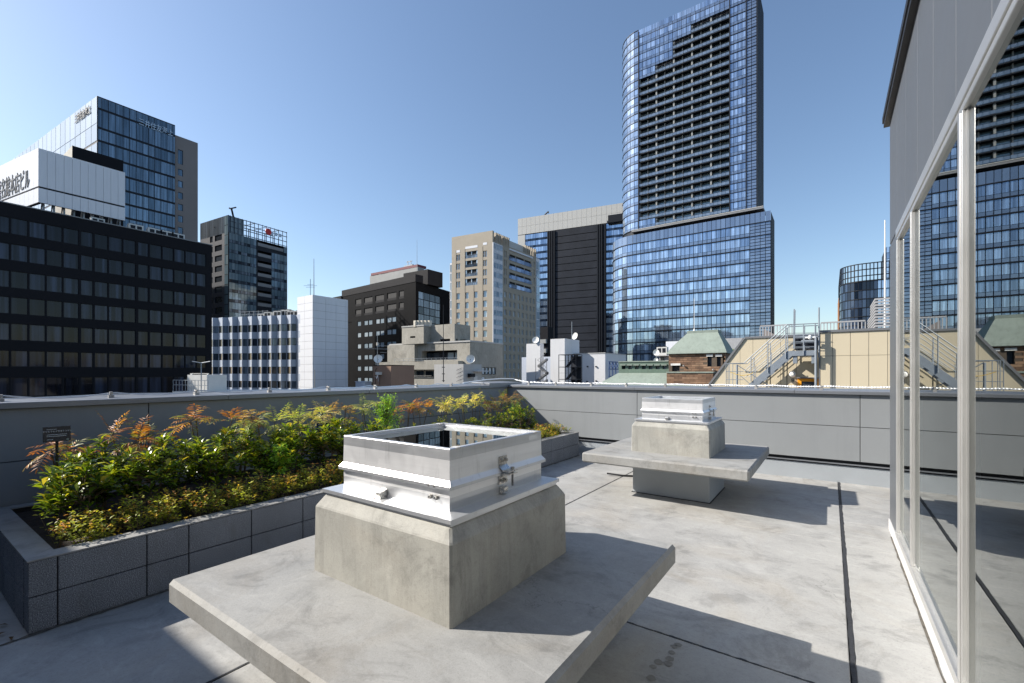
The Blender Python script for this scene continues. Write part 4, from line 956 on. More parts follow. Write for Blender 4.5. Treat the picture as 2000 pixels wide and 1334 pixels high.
# ---- black tiled building
b = B('office_building', 'black tiled building with small paired windows and a big side window', 812, 172, 646, 880.5, 549, pa=math.radians(-5), pb=math.radians(11), group=CB)
FA, FB, root = b.FA, b.FB, b.root
zw = [(FA.z(760, y+9.5), FA.z(760, y)) for y in (620,644,667.5,691,714.5,738)]
zbk = [(FA.z(756, 588), FA.z(756, 573)), (FA.z(756, 609.5), FA.z(756, 595))]
cw = [(698,705),(711,718.5),(719.5,727),(734,741.5),(742.5,750),(756,764.5),(765.5,773.5)]
cb_ = [(694,705.5),(711,727.5),(733,750),(756,774),(779,788.5)]
rects = rectgrid(FA, cw, zw); rb = rectgrid(FA, cb_, zbk)
wallgrid(b.W, FA, b.sl, 0, GZ, b.zt, rects+rb, .3, 0)
for r in rects: add_win(root, FA, *r, -.2, 'glass_pale', 'mullion_dark', .08)
for r in rb:
    part('balcony_back', MB().fbox(FA, r[0], r[1], r[2], r[3], -.29, -.24), 'dark_gap', root); part('balcony_rail', MB().fbox(FA, r[0], r[1], r[2], r[2]+.9, -.12, -.05), 'tile_dark_grey', root)
gw = (FB.s(817.5), FB.s(861.5), FB.z(840, 645), FB.z(840, 574)); wallgrid(b.W, FB, 0, b.sr, GZ, b.zt, [gw], .5, 0)
for i in range(4):
    for j in range(5):
        sa = gw[0]+(gw[1]-gw[0])*i/4; sb_ = gw[0]+(gw[1]-gw[0])*(i+1)/4; za_ = gw[2]+(gw[3]-gw[2])*j/5; zb2 = gw[2]+(gw[3]-gw[2])*(j+1)/5
        add_win(root, FB, sa+.04, sb_-.04, za_+.04, zb2-.04, -.4, 'glass_office', 'mullion_dark', .1)
b.close(['tile_black'])
part('roof_fascia', MB().fbox(FA, b.sl-1, FA.s(668), b.zt-1.2, b.zt+.2, -10, .5).fbox(FA, FA.s(668), 0, b.zt-.2, b.zt+2.6, -3.5, .15), 'tile_dark_grey', root)
pn = B('roof_plant_room', 'brown-grey roof room stepping up on the black tiled building', 835.5, 178, 788, 864.5, 525.5, cat='plant room', zb=b.zt); pn.plain('tile_dark_grey')
q = corner(814.5, 184); single('radio_mast', MB().tube(q+(b.zt,), q+(zat(q,468),), .13, 6, 0, .04), 'galvanised', 'tall thin mast rising above the black tiled building', 'mast')
b2 = B('office_building', 'distant grey building with a maroon roof edge behind the black one', 816, 235, 722.5, 828, 521, group=CB)
rt = [(b2.FA.s(x), b2.FA.s(x+14), b2.FA.z(740, 536.5), b2.FA.z(740, 532.5)) for x in (725.5,743.5)]
wallgrid(b2.W, b2.FA, b2.sl, 0, GZ, b2.zt, rt, .4, 0); b2.W.quad([b2.p+(GZ,), b2.FB.pt(b2.sr)+(GZ,), b2.FB.pt(b2.sr)+(b2.zt,), b2.p+(b2.zt,)])
for r in rt: add_win(b2.root, b2.FA, *r, -.35, 'glass_dim')
b2.close('tile_grey'); part('roof_edge', MB().fbox(b2.FA, b2.sl+1, 0, b2.zt, b2.zt+1.3, -6, .1), 'maroon', b2.root)
part('sign_frame', MB().fbox(b2.FA, b2.FA.s(783), b2.FA.s(800), b2.zt+1.3, b2.zt+2.6, -3, -2).fbox(b2.FA, b2.FA.s(788), b2.FA.s(789), b2.zt+2.6, b2.zt+5, -3, -2.8).fbox(b2.FA, b2.FA.s(794), b2.FA.s(795), b2.zt+2.6, b2.zt+5, -3, -2.8).fbox(b2.FA, b2.FA.s(786), b2.FA.s(797), b2.zt+4.4, b2.zt+4.8, -3, -2.8), 'galvanised', b2.root)

# ---- beige apartment tower
b = B('apartment_tower', 'beige tiled apartment tower with glazed corner bay and top floor balconies', 962, 157, 882.3, 1050, 450, pa=math.radians(7), group=CB)
FA, FB, root = b.FA, b.FB, b.root
def ys(y0, n, dy, h): return [(y0+dy*k, y0+dy*k+h) for k in range(n)]
X = 860; K = 1/6.67
up = zrows(FA, 926, ys(440+352*K, 4, 119*K, 80*K)); lo = zrows(FA, 926, ys(440+865*K, 11, 128*K, 82*K))
rects = []
for (xa_, xb_) in ((891.3,894.8),(895.3,898.6),(943.6,946.8),(947.3,950.8)): rects += rectgrid(FA, [(xa_,xb_)], up)
rects += rectgrid(FA, [(891.8,898.2),(908.8,915.2),(926,932.6),(943.6,950.8)], lo)
balc = rectgrid(FA, [(909,932.5)], zrows(FA, 926, ys(440+332*K, 4, 119*K, 88*K)))
slots = [(FA.s(891.5), FA.s(898.5), FA.z(926,485.5), FA.z(926,482))] 
wallgrid(b.W, FA, b.sl, FA.s(961.5), GZ, b.zt, rects+balc, .45, 0)
for r in rects: add_win(root, FA, *r, -.4, 'glass_pale', 'cladding_white', .12)
for r in balc:
    w_ = r[1]-r[0]; h_ = r[3]-r[2]
    part('balcony_rail', MB().fbox(FA, r[0]+.1, r[1]-.1, r[2], r[2]+h_*.36, -.2, -.1).fbox(FA, r[0], r[1], r[2]+h_*.40, r[2]+h_*.46, -.2, -.1), 'glass_office', root)
    part('balcony_back', MB().fbox(FA, r[0], r[1], r[2], r[3], -.45, -.42), 'dark_gap', root)
    part('balcony_post', MB().fbox(FA, r[0]+w_*.46, r[0]+w_*.52, r[2]+h_*.46, r[3], -.3, -.2).fbox(FA, r[0], r[0]+w_*.10, r[2], r[3], -.4, -.15).fbox(FA, r[1]-w_*.10, r[1], r[2], r[3], -.4, -.15), 'glass_pale', root)
part('recess_head', MB().fbox(FA, FA.s(891.5), FA.s(898.5), FA.z(920,489.5), FA.z(920,485), -.02, .05).fbox(FA, FA.s(909), FA.s(932.8), FA.z(920,485), FA.z(920,480.5), -.02, .05).fbox(FA, FA.s(943.5), FA.s(951), FA.z(920,482.5), FA.z(920,478), -.02, .05), 'cladding_white', root)
# vertical grooves of the lit face
gv = MB()
for x in (891,908.5,925.8,943.2): gv.fbox(FA, FA.s(x)-.10, FA.s(x)+.02, GZ, FA.z(926, 484 if x != 925.8 else 556), .0, .035)
part('groove', gv, 'dark_gap', root)
# glazed corner bay on the shaded face
cz = [FB.z(963, 474)-3.3*k for k in range(0, 22)]
cbx = [FB.s(x) for x in (962.2,967.5,973,980.5)]
b.W.quad([FA.pt(FA.s(961.5))+(GZ,), b.p+(GZ,), b.p+(b.zt,), FA.pt(FA.s(961.5))+(b.zt,)])
rB = []
winx = [(984.5,986.5),(987.3,989.6),(994.5,998.5),(1002.5,1006.5),(1011.5,1015),(1019,1022.5),(1027,1030),(1034.5,1037.5),(1041,1043.8)]
upB = zrows(FB, 987, ys(440+332*K, 4, 118*K, 82*K)); loB = zrows(FB, 987, ys(440+865*K, 10, 116*K, 72*K))
rB += rectgrid(FB, winx[:2]+[(1042,1044.2)], upB); rB += rectgrid(FB, [(985,989.5)]+winx[2:], loB)
bB = rectgrid(FB, [(995,1007),(1008,1024),(1025,1037)], zrows(FB, 1010, ys(440+410*K, 4, 116*K, 60*K)))
wallgrid(b.W, FB, 0, b.sr, GZ, FB.z(985,478), rB+bB, .45, 0)
for r in rB: add_win(root, FB, *r, -.4, 'glass_pale', 'cladding_white', .12)
for r in bB: part('balcony_rail', MB().fbox(FB, r[0]-.3, r[1]+.3, r[2]-.5, r[2]+.9, .0, .12), 'glass_spandrel', root); part('balcony_back', MB().fbox(FB, r[0], r[1], r[2], r[3], -.44, -.40), 'dark_gap', root)
for k in range(len(cz)-1):
    for i in range(3):
        add_win(root, FB, cbx[i]+.08, cbx[i+1]-.08, cz[k+1]+1.2, cz[k]-.12, .30, 'glass_pale', 'cladding_white', .1, 'bay_pane'); add_win(root, FB, cbx[i]+.08, cbx[i+1]-.08, cz[k+1]+.1, cz[k+1]+1.05, .30, 'cladding_white', None, .1, 'bay_panel')
part('bay_frame', MB().fbox(FB, cbx[0]-.05, cbx[3]+.05, GZ, cz[0]+.1, .02, .26), 'cladding_white', root)
gl_ = Fac(FA.pt(b.sl), FA.ang)
for k in range(16): add_win(root, FA, FA.s(875), b.sl-.1, cz[k]-8.2, cz[k]-5.3, -1.2, 'glass_pale', 'cladding_white', .12, 'bay_pane')
part('bay_frame', MB().fbox(FA, FA.s(874.8), b.sl, GZ, cz[0]-4.8, -6, -1.3), 'cladding_white', root)
b.zt2 = b.zt; pbk = bclose(b.W, FA.pt(b.sl), b.p, FB.pt(b.sr), FB.z(985,478), 0); part('wall', b.W, 'tile_beige', root)
part('crown_wall', MB().fbox(FA, b.sl, 0, FB.z(985,478), b.zt, -1.0, -.02), 'tile_beige', root)
part('roof_screen', MB().fbox(FB, FB.s(994), FB.s(1034), FB.z(985,478), FB.z(994,466.5), -1.4, -1.1), 'panel_white_far', root)
part('roof_edge', MB().fbox(FB, FB.s(994), FB.s(1040), FB.z(994,488), FB.z(994,485), 0, .3), 'cladding_white', root)
for x in (969,972,975,978,982,985,988,991,994,1027.5,1031,1035,1039,1043,1046.5): part('crown_fin', MB().fbox(FB, FB.s(x)-.25, FB.s(x)+.25, FB.z(985,480), FB.z(985,461 if x < 1000 else 461), -2.0, .1), 'tile_beige', root)
part('bay_frame', MB().fbox(FB, FB.s(1046.5), FB.s(1053.5), GZ, FB.z(985,480), -2.5, .15), 'cladding_white', root)
for k in range(18): add_win(root, FB, FB.s(1047), FB.s(1053), cz[k]-3.9, cz[k]-.9, .25, 'glass_pale', None, .1, 'bay_pane')

# ---- white topped office behind
b = B('office_building', 'broad office with white top band, blue glass strips and dark centre panel', 1236, 252, 1012, 1245, 394, pa=math.radians(10.5), group=CB)
FA, root = b.FA, b.root; zbot = FA.z(1026, 458)
b.W.quad([FA.pt(b.sl)+(GZ,), b.p+(GZ,), b.p+(b.zt,), FA.pt(b.sl)+(b.zt,)], 1); b.W.quad([b.p+(GZ,), FB.pt(b.sr)+(GZ,), FB.pt(b.sr)+(b.zt,), b.p+(b.zt,)] if False else [b.p+(GZ,), b.FB.pt(b.sr)+(GZ,), b.FB.pt(b.sr)+(b.zt,), b.p+(b.zt,)], 1)
b.close(['panel_white_far','mullion_dark'])
nP = 24
for i in range(nP):
    sa, sb_ = b.sl+(0-b.sl)*i/nP, b.sl+(0-b.sl)*(i+1)/nP
    for (za_, zb2) in ((zbot, zbot+(b.zt-zbot)*.5), (zbot+(b.zt-zbot)*.5, b.zt+.1)): part('panel', MB().fbox(FA, sa+.04, sb_-.04, za_+.04, zb2-.04, 0, .5), 'panel_white_far', root)
part('side_pier', MB().fbox(FA, b.sl, FA.s(1026), GZ, zbot-.3, .02, .45), 'panel_white_far', root)
fh = (FA.z(1100,475.5)-FA.z(1100,489.1))
zz0 = zbot-.3
for j in range(26):
    z1 = zz0-fh*j; z0 = z1-fh
    for i, (xa_, xb_) in enumerate([(1026.5+i*5.0, 1031.3+i*5.0) for i in range(9)]+[(1184.5+5*i,1189.3+5*i) for i in range(7)]):
        add_win(root, FA, FA.s(xa_), FA.s(xb_), z0+1.3, z1-.1, .2, 'glass_tower', None, name='glass_pane', tilt=.002); add_win(root, FA, FA.s(xa_), FA.s(xb_), z0+.1, z0+1.2, .2, 'glass_navy', None, name='spandrel_pane')
    part('screen_panel', MB().fbox(FA, FA.s(1085), FA.s(1167), z0+.35, z1, .3, .7), 'screen_dark', root)
    part('screen_panel', MB().fbox(FA, FA.s(1071.5), FA.s(1084.5), z0+.35, z1, .15, .45), 'screen_dark', root); part('screen_panel', MB().fbox(FA, FA.s(1167.5), FA.s(1183), z0+.35, z1, .15, .45), 'screen_dark', root)
vf = MB()
for x in (1071.3,1075,1079,1083.5,1168,1172,1176,1182.5): vf.fbox(FA, FA.s(x)-.35, FA.s(x)+.35, GZ, zz0, .4, 1.3)
part('screen_fin', vf, 'mullion_dark', root)
part('roof_void', MB().fbox(FA, FA.s(1188), FA.s(1216), FA.z(1190,434), FA.z(1190,421), .5, .65).fbox(FA, FA.s(1188), FA.s(1216), FA.z(1190,438), FA.z(1190,434), .3, 3), 'mullion_dark', root)
q = FA.pt(FA.s(1059),-5); single('roof_crane', MB().tube(q+(b.zt-.1,), q+(b.zt+2.2,), .7, 6).tube(q+(b.zt+2.2,), (q[0]+2.6,q[1]-.5,b.zt+3.4), .45, 5).tube((q[0]+2.6,q[1]-.5,b.zt+3.4), (q[0]+2.7,q[1]-.5,b.zt+2.4), .35, 5), 'mullion_dark', 'small dark window cleaning crane on the white topped office', 'crane')

# ---- the big glass tower: podium and shaft
tw_ = empty('glass_tower', corner(1360, 170)+(GZ,), 'tallest dark blue glass tower with rounded corner, balconies and glass podium', 'building', CB)
def arc_left(F, r, n):
    """plan points from the facade start backwards round a corner of radius r, facade order left to right"""
    c = F.pt(0, -r); return [(c[0]+r*math.cos(math.pi+PI2*i/n+F.ang), c[1]+r*math.sin(math.pi+PI2*i/n+F.ang)) for i in range(n+1)]
def px_of(p): 
    dep = p[0]*FV[0]+p[1]*FV[1]; return CX+FPX*(p[0]*RV[0]+p[1]*RV[1])/dep
def find_r(F, x):
    r = 1.0
    while r < 60 and min(px_of(q) for q in arc_left(F, r, 12)) > x: r += .1
    return r
# podium
pd = Fac(corner(1236, 176), 0); rp = find_r(pd, 1198); sP = pd.s(1505.5); zp = pd.z(1470, 417.5); NA = 8
arc = arc_left(pd, rp, NA); FBp = Fac(pd.pt(sP), PI2); sPb = FBp.s(1512)
poly = arc+[pd.pt(sP), FBp.pt(sPb), (arc[0][0], FBp.pt(sPb)[1])]
part('podium_core', MB().prism(poly, GZ, zp-3.2), 'mullion_dark', tw_)
part('podium_side', MB().fbox(FBp, 0, sPb, GZ, zp-.5, .02, .1), 'cladding_black', tw_)
FH = (pd.z(1465, 511.5)-pd.z(1465, 536.3)); nfl = 12
def cells(F, s0, s1, n): return [(F, s0+(s1-s0)*i/n, s0+(s1-s0)*(i+1)/n) for i in range(n)]
segs = []
for i in range(NA):
    A_, B_ = arc[i], arc[i+1]; L_ = math.hypot(B_[0]-A_[0], B_[1]-A_[1]); ff = Fac(A_, math.atan2(B_[1]-A_[1], B_[0]-A_[0])); segs.append((ff, 0, L_))
main_cells = cells(pd, 0, pd.s(1464.5), 27); lv = cells(pd, pd.s(1464.8), sP, 4)
ztop = zp-3.4
for j in range(nfl):
    z1 = ztop-FH*j; z0 = z1-FH
    for (F_, a_, b_) in main_cells: add_win(tw_, F_, a_+.09, b_-.09, z0+1.35, z1-.22, .12, 'glass_tower', None, name='glass_pane', tilt=.0012)
for j in range(nfl):
    z1 = ztop-FH*j; z0 = z1-FH
    for (F_, a_, b_) in main_cells+segs: add_win(tw_, F_, a_+.09, b_-.09, z0+.25, z0+1.25, .12, 'glass_spandrel', None, name='glass_pane')
    for (F_, a_, b_) in segs: add_win(tw_, F_, a_+.09, b_-.09, z0+1.35, z1-.22, .12, 'glass_tower', None, name='glass_pane')
    for (F_, a_, b_) in lv:
        for q_ in range(4): add_win(tw_, F_, a_+.08, b_-.08, z0+FH*q_/4+.10, z0+FH*(q_+1)/4-.10, .12, 'glass_spandrel', None, name='glass_pane')
for (F_, a_, b_) in main_cells+segs+lv: part('parapet_glass', MB().fbox(F_, a_+.07, b_-.07, ztop+.15, zp, .10, .16), 'glass_spandrel', tw_)
fins = MB()
for j in range(nfl+1):
    z1 = ztop-FH*j
    fins.fbox(pd, 0, sP, z1-.14, z1+.10, .0, .42)
    for (F_, a_, b_) in segs: fins.fbox(F_, a_, b_, z1-.14, z1+.10, .0, .42)
part('floor_fin', fins, 'mullion_dark', tw_)['kind'] = 'stuff'
# shaft
up_ = Fac(pd.pt(0, -4.5), 0); x0s = up_.s(1247.5); up_ = Fac(up_.pt(x0s), 0); ru = find_r(up_, 1217.3); sU = up_.s(1478.5); zU0 = up_.z(1425, 415); zU1 = up_.z(1425, -16)
arc2 = arc_left(up_, ru, NA); FBu = Fac(up_.pt(sU), PI2); sUb = FBu.s(1490.8)
sB0, sB1, sB2 = 0.0, up_.s(1425.5), up_.s(1457.5)
core = [(q[0]+(.0), q[1]) for q in arc2]
backp = FBu.pt(sUb)
poly = arc2+[up_.pt(-.0+.01), up_.pt(.01,-1.9), up_.pt(sB1,-1.9), up_.pt(sB1), up_.pt(sU), backp, (arc2[0][0], backp[1])]
part('shaft_core', MB().prism(poly, zp-4, zU1), 'mullion_dark', tw_)
part('shaft_side', MB().fbox(FBu, 0, sUb, zU0, zU1, .02, .12), 'cladding_black', tw_)
fh = up_.z(1425, 396.5)-up_.z(1425, 414.6); nU = int((zU1-zU0)/fh)+1
seg2 = []
for i in range(NA):
    A_, B_ = arc2[i], arc2[i+1]; L_ = math.hypot(B_[0]-A_[0], B_[1]-A_[1]); seg2.append((Fac(A_, math.atan2(B_[1]-A_[1], B_[0]-A_[0])), 0, L_))
rg_ = cells(up_, sB1, sB2, 4); lv2 = cells(up_, sB2, sU, 2); bays = cells(up_, 0, sB1, 5)
bmesh_cache = {}
def balcony(F, a_, b_, z):
    w_ = b_-a_; k = round(w_,2)
    if k not in bmesh_cache:
        m_ = MB(); m_.box(-w_/2,w_/2,-.05,1.85,-.16,.16,0)
        for i in range(5): m_.box(-w_/2+w_*i/5+.06,-w_/2+w_*(i+1)/5-.06,-.05,.0,.30,1.22,1)
        m_.box(-w_/2,w_/2,-.07,.03,1.24,1.32,0); m_.box(-w_/2+.02,-w_/2+.55,.3,1.85,.16,fh-.17,2); m_.box(-.15,.15,.9,1.85,.16,fh-.17,2)
        bmesh_cache[k] = m_.mesh('balcony', ['mullion_dark','glass_rail','tile_grey'])
    o = bpy.data.objects.new('balcony', bmesh_cache[k]); COL.objects.link(o); o.parent = tw_; o.matrix_parent_inverse = Matrix.Translation(-tw_.location)
    q = F.pt((a_+b_)/2, 0); o.location = (q[0], q[1], z); o.rotation_euler[2] = F.ang
for j in range(nU):
    z0 = zU0+fh*j; z1 = z0+fh; top = nU-j   # counted down from the roof
    def pane(F_, a_, b_, nm='shaft_pane'):
        add_win(tw_, F_, a_+.08, b_-.08, z0+1.1, z1-.12, .10, 'glass_tower', None, name=nm, tilt=.0012); add_win(tw_, F_, a_+.08, b_-.08, z0+.12, z0+1.02, .10, 'glass_spandrel', None, name='shaft_spandrel')
    for (F_, a_, b_) in rg_: pane(F_, a_, b_)
    for (F_, a_, b_) in seg2: pane(F_, a_, b_)
    for (F_, a_, b_) in lv2:
        for q_ in range(3): add_win(tw_, F_, a_+.08, b_-.08, z0+fh*q_/3+.09, z0+fh*(q_+1)/3-.09, .10, 'glass_spandrel', None, name='shaft_louvre')
    for i, (F_, a_, b_) in enumerate(bays):
        first = {1:5,2:5,3:3,4:2,5:2,6:1}.get(top, 0)
        if j == 0: first = 1
        if i >= first and not (j == 0 and i == 0):
            balcony(F_, a_, b_, z0+.1)
            part('balcony_door', MB().fbox(F_, a_+.6, b_-.2, z0+.26, z1-.1, -1.88, -1.82), 'glass_teal', tw_)
        else:
            for (F2, a2, b2_) in cells(F_, a_, b_, 4): pane(F2, a2, b2_)
fins = MB()
for j in range(nU+1):
    z1 = zU0+fh*j
    for (F_, a_, b_) in seg2: fins.fbox(F_, a_, b_, z1-.10, z1+.08, .0, .30)
    fins.fbox(up_, sB1, sU, z1-.10, z1+.08, 0, .30)
for s_ in (0.0, sB1, sB2, sU): fins.fbox(up_, s_-.18, s_+.18, zU0, zU1, .0, .35)
part('floor_fin', fins, 'mullion_dark', tw_)['kind'] = 'stuff'
can = MB(); zc_ = zU0-1.0
can.fbox(up_, -2.0, sU+2.2, zc_-.5, zc_+.15, -6, 2.6); part('canopy', can, 'coping_grey', tw_); part('canopy_edge', MB().fbox(up_, -2.0, sU+2.2, zc_+.16, zc_+.34, 2.3, 2.68), 'panel_white_far', tw_)
part('recess_wall', MB().fbox(up_, 0, sU, zp-4, zc_-.5, -5, -3), 'cladding_black', tw_)

# ---- far glass tower at the right
ft = Fac(corner(1692, 217), 0); root = empty('glass_tower', ft.p+(GZ,), 'dark rounded glass tower at the right behind the cream building', 'building', CB)
rt_ = find_r(ft, 1641.5); ztp = ft.z(1700, 513); NA2 = 10; arc = arc_left(ft, rt_, NA2); sF = ft.s(1800)
side = [(arc[0][0], arc[0][1]+4.5*k) for k in range(13, -1, -1)]
part('core', MB().prism(arc+[ft.pt(sF), (ft.pt(sF)[0], side[0][1]), side[0]], GZ, ztp-8.6), 'mullion_dark', root)
es = [(side[k], side[k+1]) for k in range(13)]+[(arc[i], arc[i+1]) for i in range(NA2)]; nfr = 14; es += [(ft.pt(sF*k/nfr), ft.pt(sF*(k+1)/nfr)) for k in range(nfr)]
fins = MB()
for i, (A_, B_) in enumerate(es):
    L_ = math.hypot(B_[0]-A_[0], B_[1]-A_[1]); ff = Fac(A_, math.atan2(B_[1]-A_[1], B_[0]-A_[0])); bright = px_of(A_) > 1711  # paler glass past this column stands in for the bright sky reflection
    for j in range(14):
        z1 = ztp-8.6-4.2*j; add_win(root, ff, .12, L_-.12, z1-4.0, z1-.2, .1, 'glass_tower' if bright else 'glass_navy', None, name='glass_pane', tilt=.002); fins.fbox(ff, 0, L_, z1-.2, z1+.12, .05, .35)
    for z_ in (ztp-.15, ztp-3, ztp-6, ztp-8.4): fins.fbox(ff, 0, L_, z_-.22, z_+.22, -.1, .2)
    fins.fbox(ff, -.2, .2, ztp-8.6, ztp, -.1, .2)
    if i < 13+3: part('crown_panel', MB().fbox(ff, .1, L_-.1, ztp-8.4, ztp-.3, -.05, .05), 'glass_navy', root)
part('floor_fin', fins, 'mullion_dark', root)['kind'] = 'stuff'
b = B('glass_tower', 'distant slim blue glass tower half hidden by the penthouse corner', 1800, 300, 1731, 1785, 500-26, group=CB); b.plain('mullion_dark')
for j in range(24):
    for i in range(10): add_win(b.root, b.FA, b.sl*(1-i/10)+.15, b.sl*(1-(i+1)/10)-.15, b.zt-4.2*(j+1)+.3, b.zt-4.2*j, .1, 'glass_tower', None, name='glass_pane')
# ---- concrete apartment block in the middle
b = B('apartment_block', 'stepped beige concrete apartment block with a recessed terrace', 918, 88, 761.5, 982, 667.5, pa=math.radians(3), group=CB)
FA, FB, root = b.FA, b.FB, b.root
rec = (FA.s(823.5), FA.s(893), FA.z(860, 703), FA.z(860, 684.5)); low = [(FA.s(810.5), FA.s(828), FA.z(830,737), FA.z(830,723.5)), (FA.s(829), FA.s(847), FA.z(830,737), FA.z(830,723.5))]
wallgrid(b.W, FA, b.sl, 0, GZ, b.zt, [rec]+low, 1.6)
for r in low: add_win(root, FA, *r, -.3, 'glass_office', 'frame_alu', .1)
for i in range(5):
    s_ = rec[0]+(rec[1]-rec[0])*i/5; add_win(root, FA, s_+.05, rec[0]+(rec[1]-rec[0])*(i+1)/5-.05, rec[2]+.1, rec[3]-.3, -1.5, ('glass_office','glass_dim','glass_dim','glass_pale','glass_pale')[i], 'mullion_dark', .1)
wB = [(FB.s(942+6.8*i), FB.s(948.3+6.8*i), FB.z(950, 731.5), FB.z(950, 717.5)) for i in range(4)]
facade(b.W, root, FB, 0, b.sr, GZ, b.zt, wB, 'glass_pale', .3, 'mullion_dark', .1)
b.close('old_concrete')
part('coping', MB().fbox(FA, b.sl-.1, .15, b.zt, b.zt+.28, -.6, .15).fbox(FB, .15, b.sr, b.zt, b.zt+.28, -.6, .15), 'render_grey', root)
part('balcony', MB().fbox(FA, FA.s(744), FA.s(905), FA.z(820,722), FA.z(820,706.5), .05, 1.6), 'old_concrete', root)
part('balcony', MB().fbox(FA, FA.s(800), FA.s(905), FA.z(820,752), FA.z(820,740), .05, 1.2), 'old_concrete', root)
part('terrace_wall', MB().fbox(FA, b.sl+.2, FA.s(815.5), FA.z(820,706), b.zt-.05, .02, .9), 'old_concrete', root)
hr = MB()
for y_ in (700, 703.5): hr.fbox(FA, FA.s(780), FA.s(905), FA.z(850,y_)-.025, FA.z(850,y_)+.025, 1.4, 1.45)
for x in range(780, 906, 9): hr.fbox(FA, FA.s(x)-.02, FA.s(x)+.02, FA.z(850,706.5), FA.z(850,700), 1.4, 1.45)
part('handrail', hr, 'galvanised', root)
hr = MB()
for y_ in (733.5, 736): hr.fbox(FA, FA.s(808), FA.s(849), FA.z(830,y_)-.03, FA.z(830,y_)+.03, .9, .95)
part('handrail', hr, 'frame_alu', root)
u = B('roof_plant_room', 'square concrete roof block on top of the stepped apartment block', 827.5, 93, 785, 850, 636.5, pa=math.radians(2), cat='plant room', zb=b.zt)
rr_ = [(u.FA.s(801), u.FA.s(811), u.FA.z(806,660), u.FA.z(806,656.5))]; wallgrid(u.W, u.FA, u.sl, 0, b.zt, u.zt, rr_, .3); add_win(u.root, u.FA, *rr_[0], -.25, 'glass_dim')
u.W.quad([u.p+(b.zt,), u.FB.pt(u.sr)+(b.zt,), u.FB.pt(u.sr)+(u.zt,), u.p+(u.zt,)]); u.close('old_concrete'); part('coping', MB().fbox(u.FA, u.sl, .1, u.zt, u.zt+.25, -.5, .1).fbox(u.FB, .1, u.sr, u.zt, u.zt+.25, -.5, .1), 'render_grey', u.root)
u2 = B('roof_plant_room', 'second concrete roof block, right of the first and darker on its right', 888, 91, 838, 918.5, 632, pa=math.radians(2), cat='plant room', zb=b.zt)
rr_ = [(u2.FA.s(859), u2.FA.s(879), u2.FA.z(868,667), u2.FA.z(868,662))]; wallgrid(u2.W, u2.FA, u2.sl, 0, b.zt, u2.zt, rr_, .4); add_win(u2.root, u2.FA, *rr_[0], -.3, 'glass_dim')
r3 = [(u2.FB.s(891), u2.FB.s(894.5), u2.FB.z(892,666), u2.FB.z(892,661.5)), (u2.FB.s(899), u2.FB.s(910), u2.FB.z(904,667), u2.FB.z(904,662.5))]; wallgrid(u2.W, u2.FB, 0, u2.sr, b.zt, u2.zt, r3, .4)
for r in r3: add_win(u2.root, u2.FB, *r, -.3, 'glass_dim')
u2.close('old_concrete')
for i, x in enumerate((812,818,825,832,839)):
    q = corner(x, 94.5); single('roof_tank', MB().box(q[0]-.30,q[0]+.30,q[1]-.35,q[1]+.35,u.zt-.02,u.zt+1.25).box(q[0]-.22,q[0]+.22,q[1]-.38,q[1]-.34,u.zt+.2,u.zt+1.0), 'tank_cream', 'cream cabinet in the row on the concrete roof block, %s from the left' % ordn[i], 'cabinet', 'cream roof cabinets')
# grey wall box, brown box and aerials in front
g = B('stairhead', 'plain light grey stairhead with rungs beside the thin mast', 905, 66, 848, 940.5, 711, pa=math.radians(4), cat='stairhead')
g.plain('render_grey'); FA, FB = g.FA, g.FB
rung = MB()
for k in range(4):
    for m_ in range(3):
        s_ = FA.s(893+m_*3.6); z_ = FA.z(897, 745-7.2*k+m_*-1.2); rung.path([FA.pt(s_,0)+(z_,), FA.pt(s_+.05,.22)+(z_,), FA.pt(s_+.28,.22)+(z_+.18,), FA.pt(s_+.30,0)+(z_+.18,)], .02, 4)
part('rung', rung, 'mullion_dark', g.root)
part('door', MB().fbox(FB, FB.s(924.5), FB.s(932), FB.z(928,750), FB.z(928,735), .01, .06), 'white_paint', g.root)
part('door_canopy', MB().fbox(FB, FB.s(924), FB.s(946), FB.z(930,725.5), FB.z(930,724), 0, .9), 'render_white', g.root)
part('vent_box', MB().fbox(FB, FB.s(913), FB.s(921), FB.z(917,736.5), FB.z(917,729.5), .02, .7), 'tile_dark_grey', g.root)
n_ = B('stairhead', 'small brown rendered stairhead with wall pipes, left of centre', 763.5, 62, 729.5, 809, 714, cat='stairhead'); n_.plain('render_brown')
part('coping', MB().fbox(n_.FA, n_.sl, .06, n_.zt, n_.zt+.10, -.3, .06).fbox(n_.FB, .06, n_.sr, n_.zt, n_.zt+.10, -.3, .06), 'tile_dark_grey', n_.root)
pp = MB(); FA = n_.FA
pp.path([FA.pt(FA.s(734),.1)+(FA.z(734,750),), FA.pt(FA.s(734),.1)+(FA.z(734,724),), FA.pt(FA.s(737),.1)+(FA.z(737,719),)], .035, 5); pp.path([FA.pt(FA.s(742.5),.1)+(FA.z(742,752),), FA.pt(FA.s(742.5),.1)+(FA.z(742,728),)], .03, 5)
part('pipe', pp, 'tile_dark_grey', n_.root)
part('wall_lamp', MB().fbox(FA, FA.s(740), FA.s(747), FA.z(743,732), FA.z(743,726.5), .05, .6), 'ac_white', n_.root)
